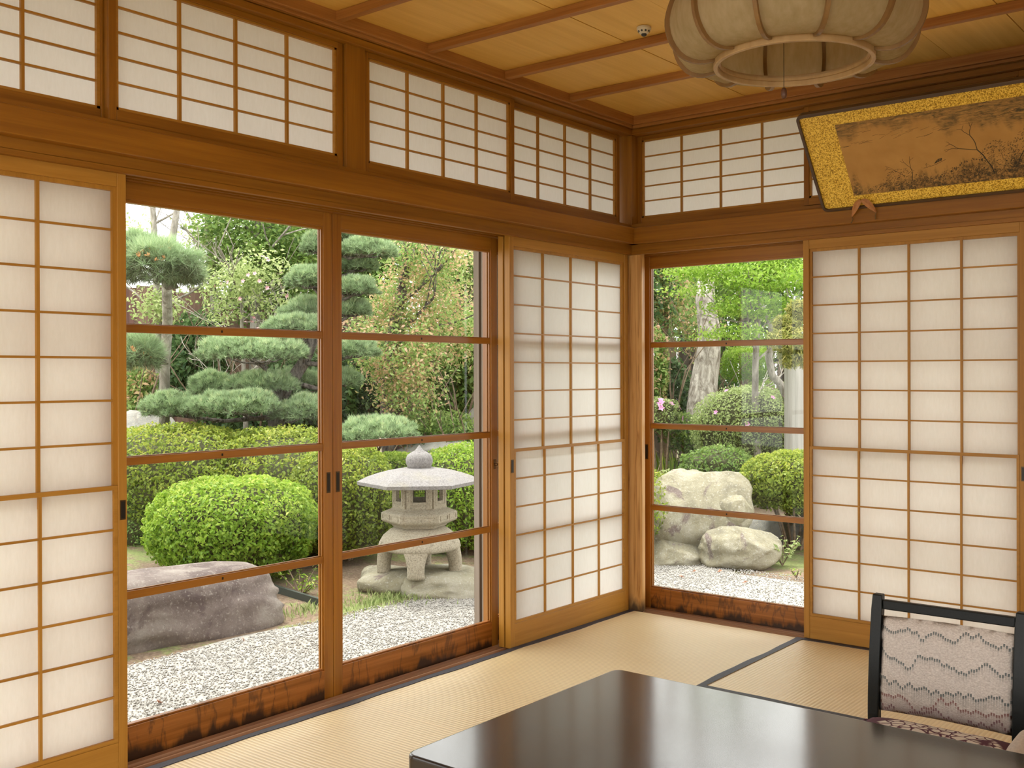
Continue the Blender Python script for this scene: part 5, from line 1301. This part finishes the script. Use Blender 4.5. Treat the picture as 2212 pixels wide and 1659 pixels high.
sh(940, 930, 11.2, 100, 40, 3200, 'mid', 'fresh low ferns between copper tree and lantern', .06, 67, wd=.3)
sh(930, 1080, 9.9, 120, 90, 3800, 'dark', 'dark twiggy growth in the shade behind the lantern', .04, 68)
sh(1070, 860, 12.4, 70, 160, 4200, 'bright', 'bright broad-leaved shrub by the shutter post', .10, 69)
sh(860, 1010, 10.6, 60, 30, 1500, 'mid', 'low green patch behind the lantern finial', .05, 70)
# right window
tree('old_trunk_tree', gp(1522, 13.0), at(1532, 600, 13.2), .245, 'thick mottled grey trunk leaning slightly, right window', BARK_W, [blob(1540, 380, 13.2, 60, 30)], 'mid', 300, .07, 71, group=GB, bend=.0, depth=1, l=.5, cut_branch=-4)
mp = tree('maple_tree', gp(1650, 11.6), at(1628, 470, 11.8), .05, 'fresh lime-green maple spreading over the right window', BARK_G, [blob(1560, 580, 11.6, 130, 26), blob(1650, 600, 11.2, 120, 26), blob(1620, 660, 11.4, 105, 26), blob(1700, 560, 11.8, 90, 26), blob(1600, 720, 11.3, 80, 22), blob(1710, 680, 11.6, 70, 24), blob(1490, 620, 11.9, 60, 18), blob(1640, 520, 11.8, 140, 24)], 'maple', 13000, .048, 72, group=GB, cl_r=.19, per=40, wd=.42, flat=.25, l=.9, depth=3, cut_branch=1)
tree('broadleaf_tree', gp(1440, 14.5), at(1440, 300, 14.8), .09, 'tree with rust-coloured leaves at the left of the right window', BARK_B, [blob(1440, 640, 14.6, 70, 70), blob(1420, 560, 14.6, 60, 50), blob(1480, 700, 14.8, 60, 40)], 'red', 4200, .075, 73, group=GB, cl_r=.28, per=30)
tree('broadleaf_tree', gp(1600, 15.8), at(1600, 250, 16), .12, 'deep green tree behind the maple', BARK_B, [blob(1600, 620, 16, 140, 130), blob(1720, 640, 15.6, 90, 150), blob(1690, 520, 15.6, 120, 60)], 'mid', 8500, .10, 74, group=GB, cl_r=.36, per=32)
tree('broadleaf_tree', gp(1480, 19), at(1500, 150, 19), .14, 'distant dull green tree beyond the fence, right window', BARK_B, [blob(1470, 600, 19, 110, 130), blob(1560, 660, 19, 110, 110)], 'dark', 6000, .12, 75, group=GB, cl_r=.45, per=30)
sh(1612, 786, 13.6, 56, 42, 7000, 'maple', 'dense bright green conifer ball between trunk and post', .04, 76, depth=.2, wd=.25)
sh(1650, 850, 13.8, 50, 30, 2500, 'maple', 'smaller bright conifer tuft beside the post', .04, 77, depth=.3, wd=.25)
sh(1450, 860, 14, 50, 90, 2600, 'dark', 'dark shrub in front of the right window fence', .08, 78)
sh(1420, 800, 13.4, 26, 90, 1200, 'red', 'loose red-tipped shrub at the left edge of the right window', .07, 79)
sh(1500, 940, 12.9, 70, 45, 2800, 'mid', 'green shrub at the foot of the thick trunk', .05, 80)
sh(1560, 860, 15, 60, 60, 1800, 'dark', 'dark shrub behind the big azalea', .07, 81)
sh(1450, 1060, 11.2, 60, 40, 1600, 'pale', 'low weeds left behind the boulder pile', .035, 82)
# yellowish cedar branch reaching in, pale crooked limb and weathered post
cb = empty('cedar_tree', gp(1760, 10.6), 'yellow-green cedar sprays reaching in at the right window edge', 'tree'); m = MB(); m.tube([gp(1775, 10.6), at(1778, 800, 10.6), at(1775, 640, 10.6)], [.06, .05, .04], 10); m.tube([at(1776, 760, 10.6), at(1735, 735, 10.5), at(1695, 740, 10.4)], [.03, .022, .01], 7); m.build('trunk', BARK_B, cb)
for c, r in (blob(1712, 732, 10.4, 55, 28), blob(1722, 770, 10.4, 40, 26), blob(1700, 700, 10.5, 30, 20), blob(1728, 670, 10.5, 28, 24)):
    P, Nn, q = shell(1500, c, r, 7, .6, .3, -.9); leaves('foliage', P, Nn * .4 + [0, 0, .2], .07, .012, LM['yellow'], cb, jit=.6, droop=.5)
pl2 = empty('crooked_tree', gp(1700, 12.0), 'smooth pale crooked limb bending beside the weathered post', 'tree'); m = MB(); m.tube([gp(1705, 12.0), at(1708, 880, 12), at(1690, 835, 12), at(1668, 810, 12), at(1660, 770, 12), at(1672, 730, 12), at(1660, 690, 12.1), at(1640, 640, 12.2)], [.06, .055, .05, .045, .045, .04, .03, .02], 10); m.build('trunk', BARK_G, pl2, smooth=True)
wp = at(1722, 900, 11.4); m = MB(); wz = hz(wp.x, wp.y)
m.lathe([(.16, wz), (.155, .1), (.15, .6), (.15, 1.28), (.135, 1.30), (.001, 1.30)], (wp.x + .02, wp.y, 0), 40, lambda a, r, z: r * (1 + .03 * math.sin(a * 9) + .02 * math.sin(a * 23)))
tag(m.build('weathered_stump_post', wood('silver_wood', (.26, .24, .21), (.50, .48, .44), 'z', rough=.9, grain=30), smooth=True), 'thick silver-grey weathered post behind the right azalea', 'post')

# planting that goes on between and beyond the two windows
fence(gp(1185, 15.5), gp(1350, 16.5), 2.0, 'dark plank fence running behind the room corner post', step=.19, gap=.01, mats=FB2)
tree('broadleaf_tree', gp(1190, 13.5), at(1190, 250, 13.5), .10, 'green tree standing behind the corner paper screen', BARK_B, [blob(1180, 600, 13.5, 120, 130), blob(1130, 740, 13.3, 80, 90)], 'mid', 6500, .09, 91, group=GB, cl_r=.34, per=32)
tree('broadleaf_tree', gp(1320, 14.5), at(1320, 250, 14.5), .10, 'dull green tree hidden behind the corner post', BARK_B, [blob(1320, 600, 14.5, 120, 140), blob(1350, 740, 14.0, 70, 80)], 'dark', 6500, .09, 92, group=GB, cl_r=.36, per=32)
tree('broadleaf_tree', gp(1900, 14), at(1900, 200, 14), .11, 'green tree hidden behind the screen below the painting', BARK_B, [blob(1900, 600, 14, 190, 170), blob(1800, 760, 14, 90, 100)], 'mid', 7500, .10, 93, group=GB, cl_r=.38, per=32)
p = at(1230, 1060, 9.4); clipped_bush('hedge_mound', (p.x, p.y, p.z - .1), (.95, .75, .50), 12000, 'olive', 'hedge mound hidden behind the corner paper screen', ln=.038, seed=95, group=GH, zmin=-.8)
p = at(1850, 1050, 9.6); clipped_bush('azalea_bush', (p.x, p.y, p.z - .1), (.70, .55, .40), 9000, 'olive', 'azalea mound hidden behind the screen below the painting', ln=.038, seed=96, group=GA, zmin=-.8)
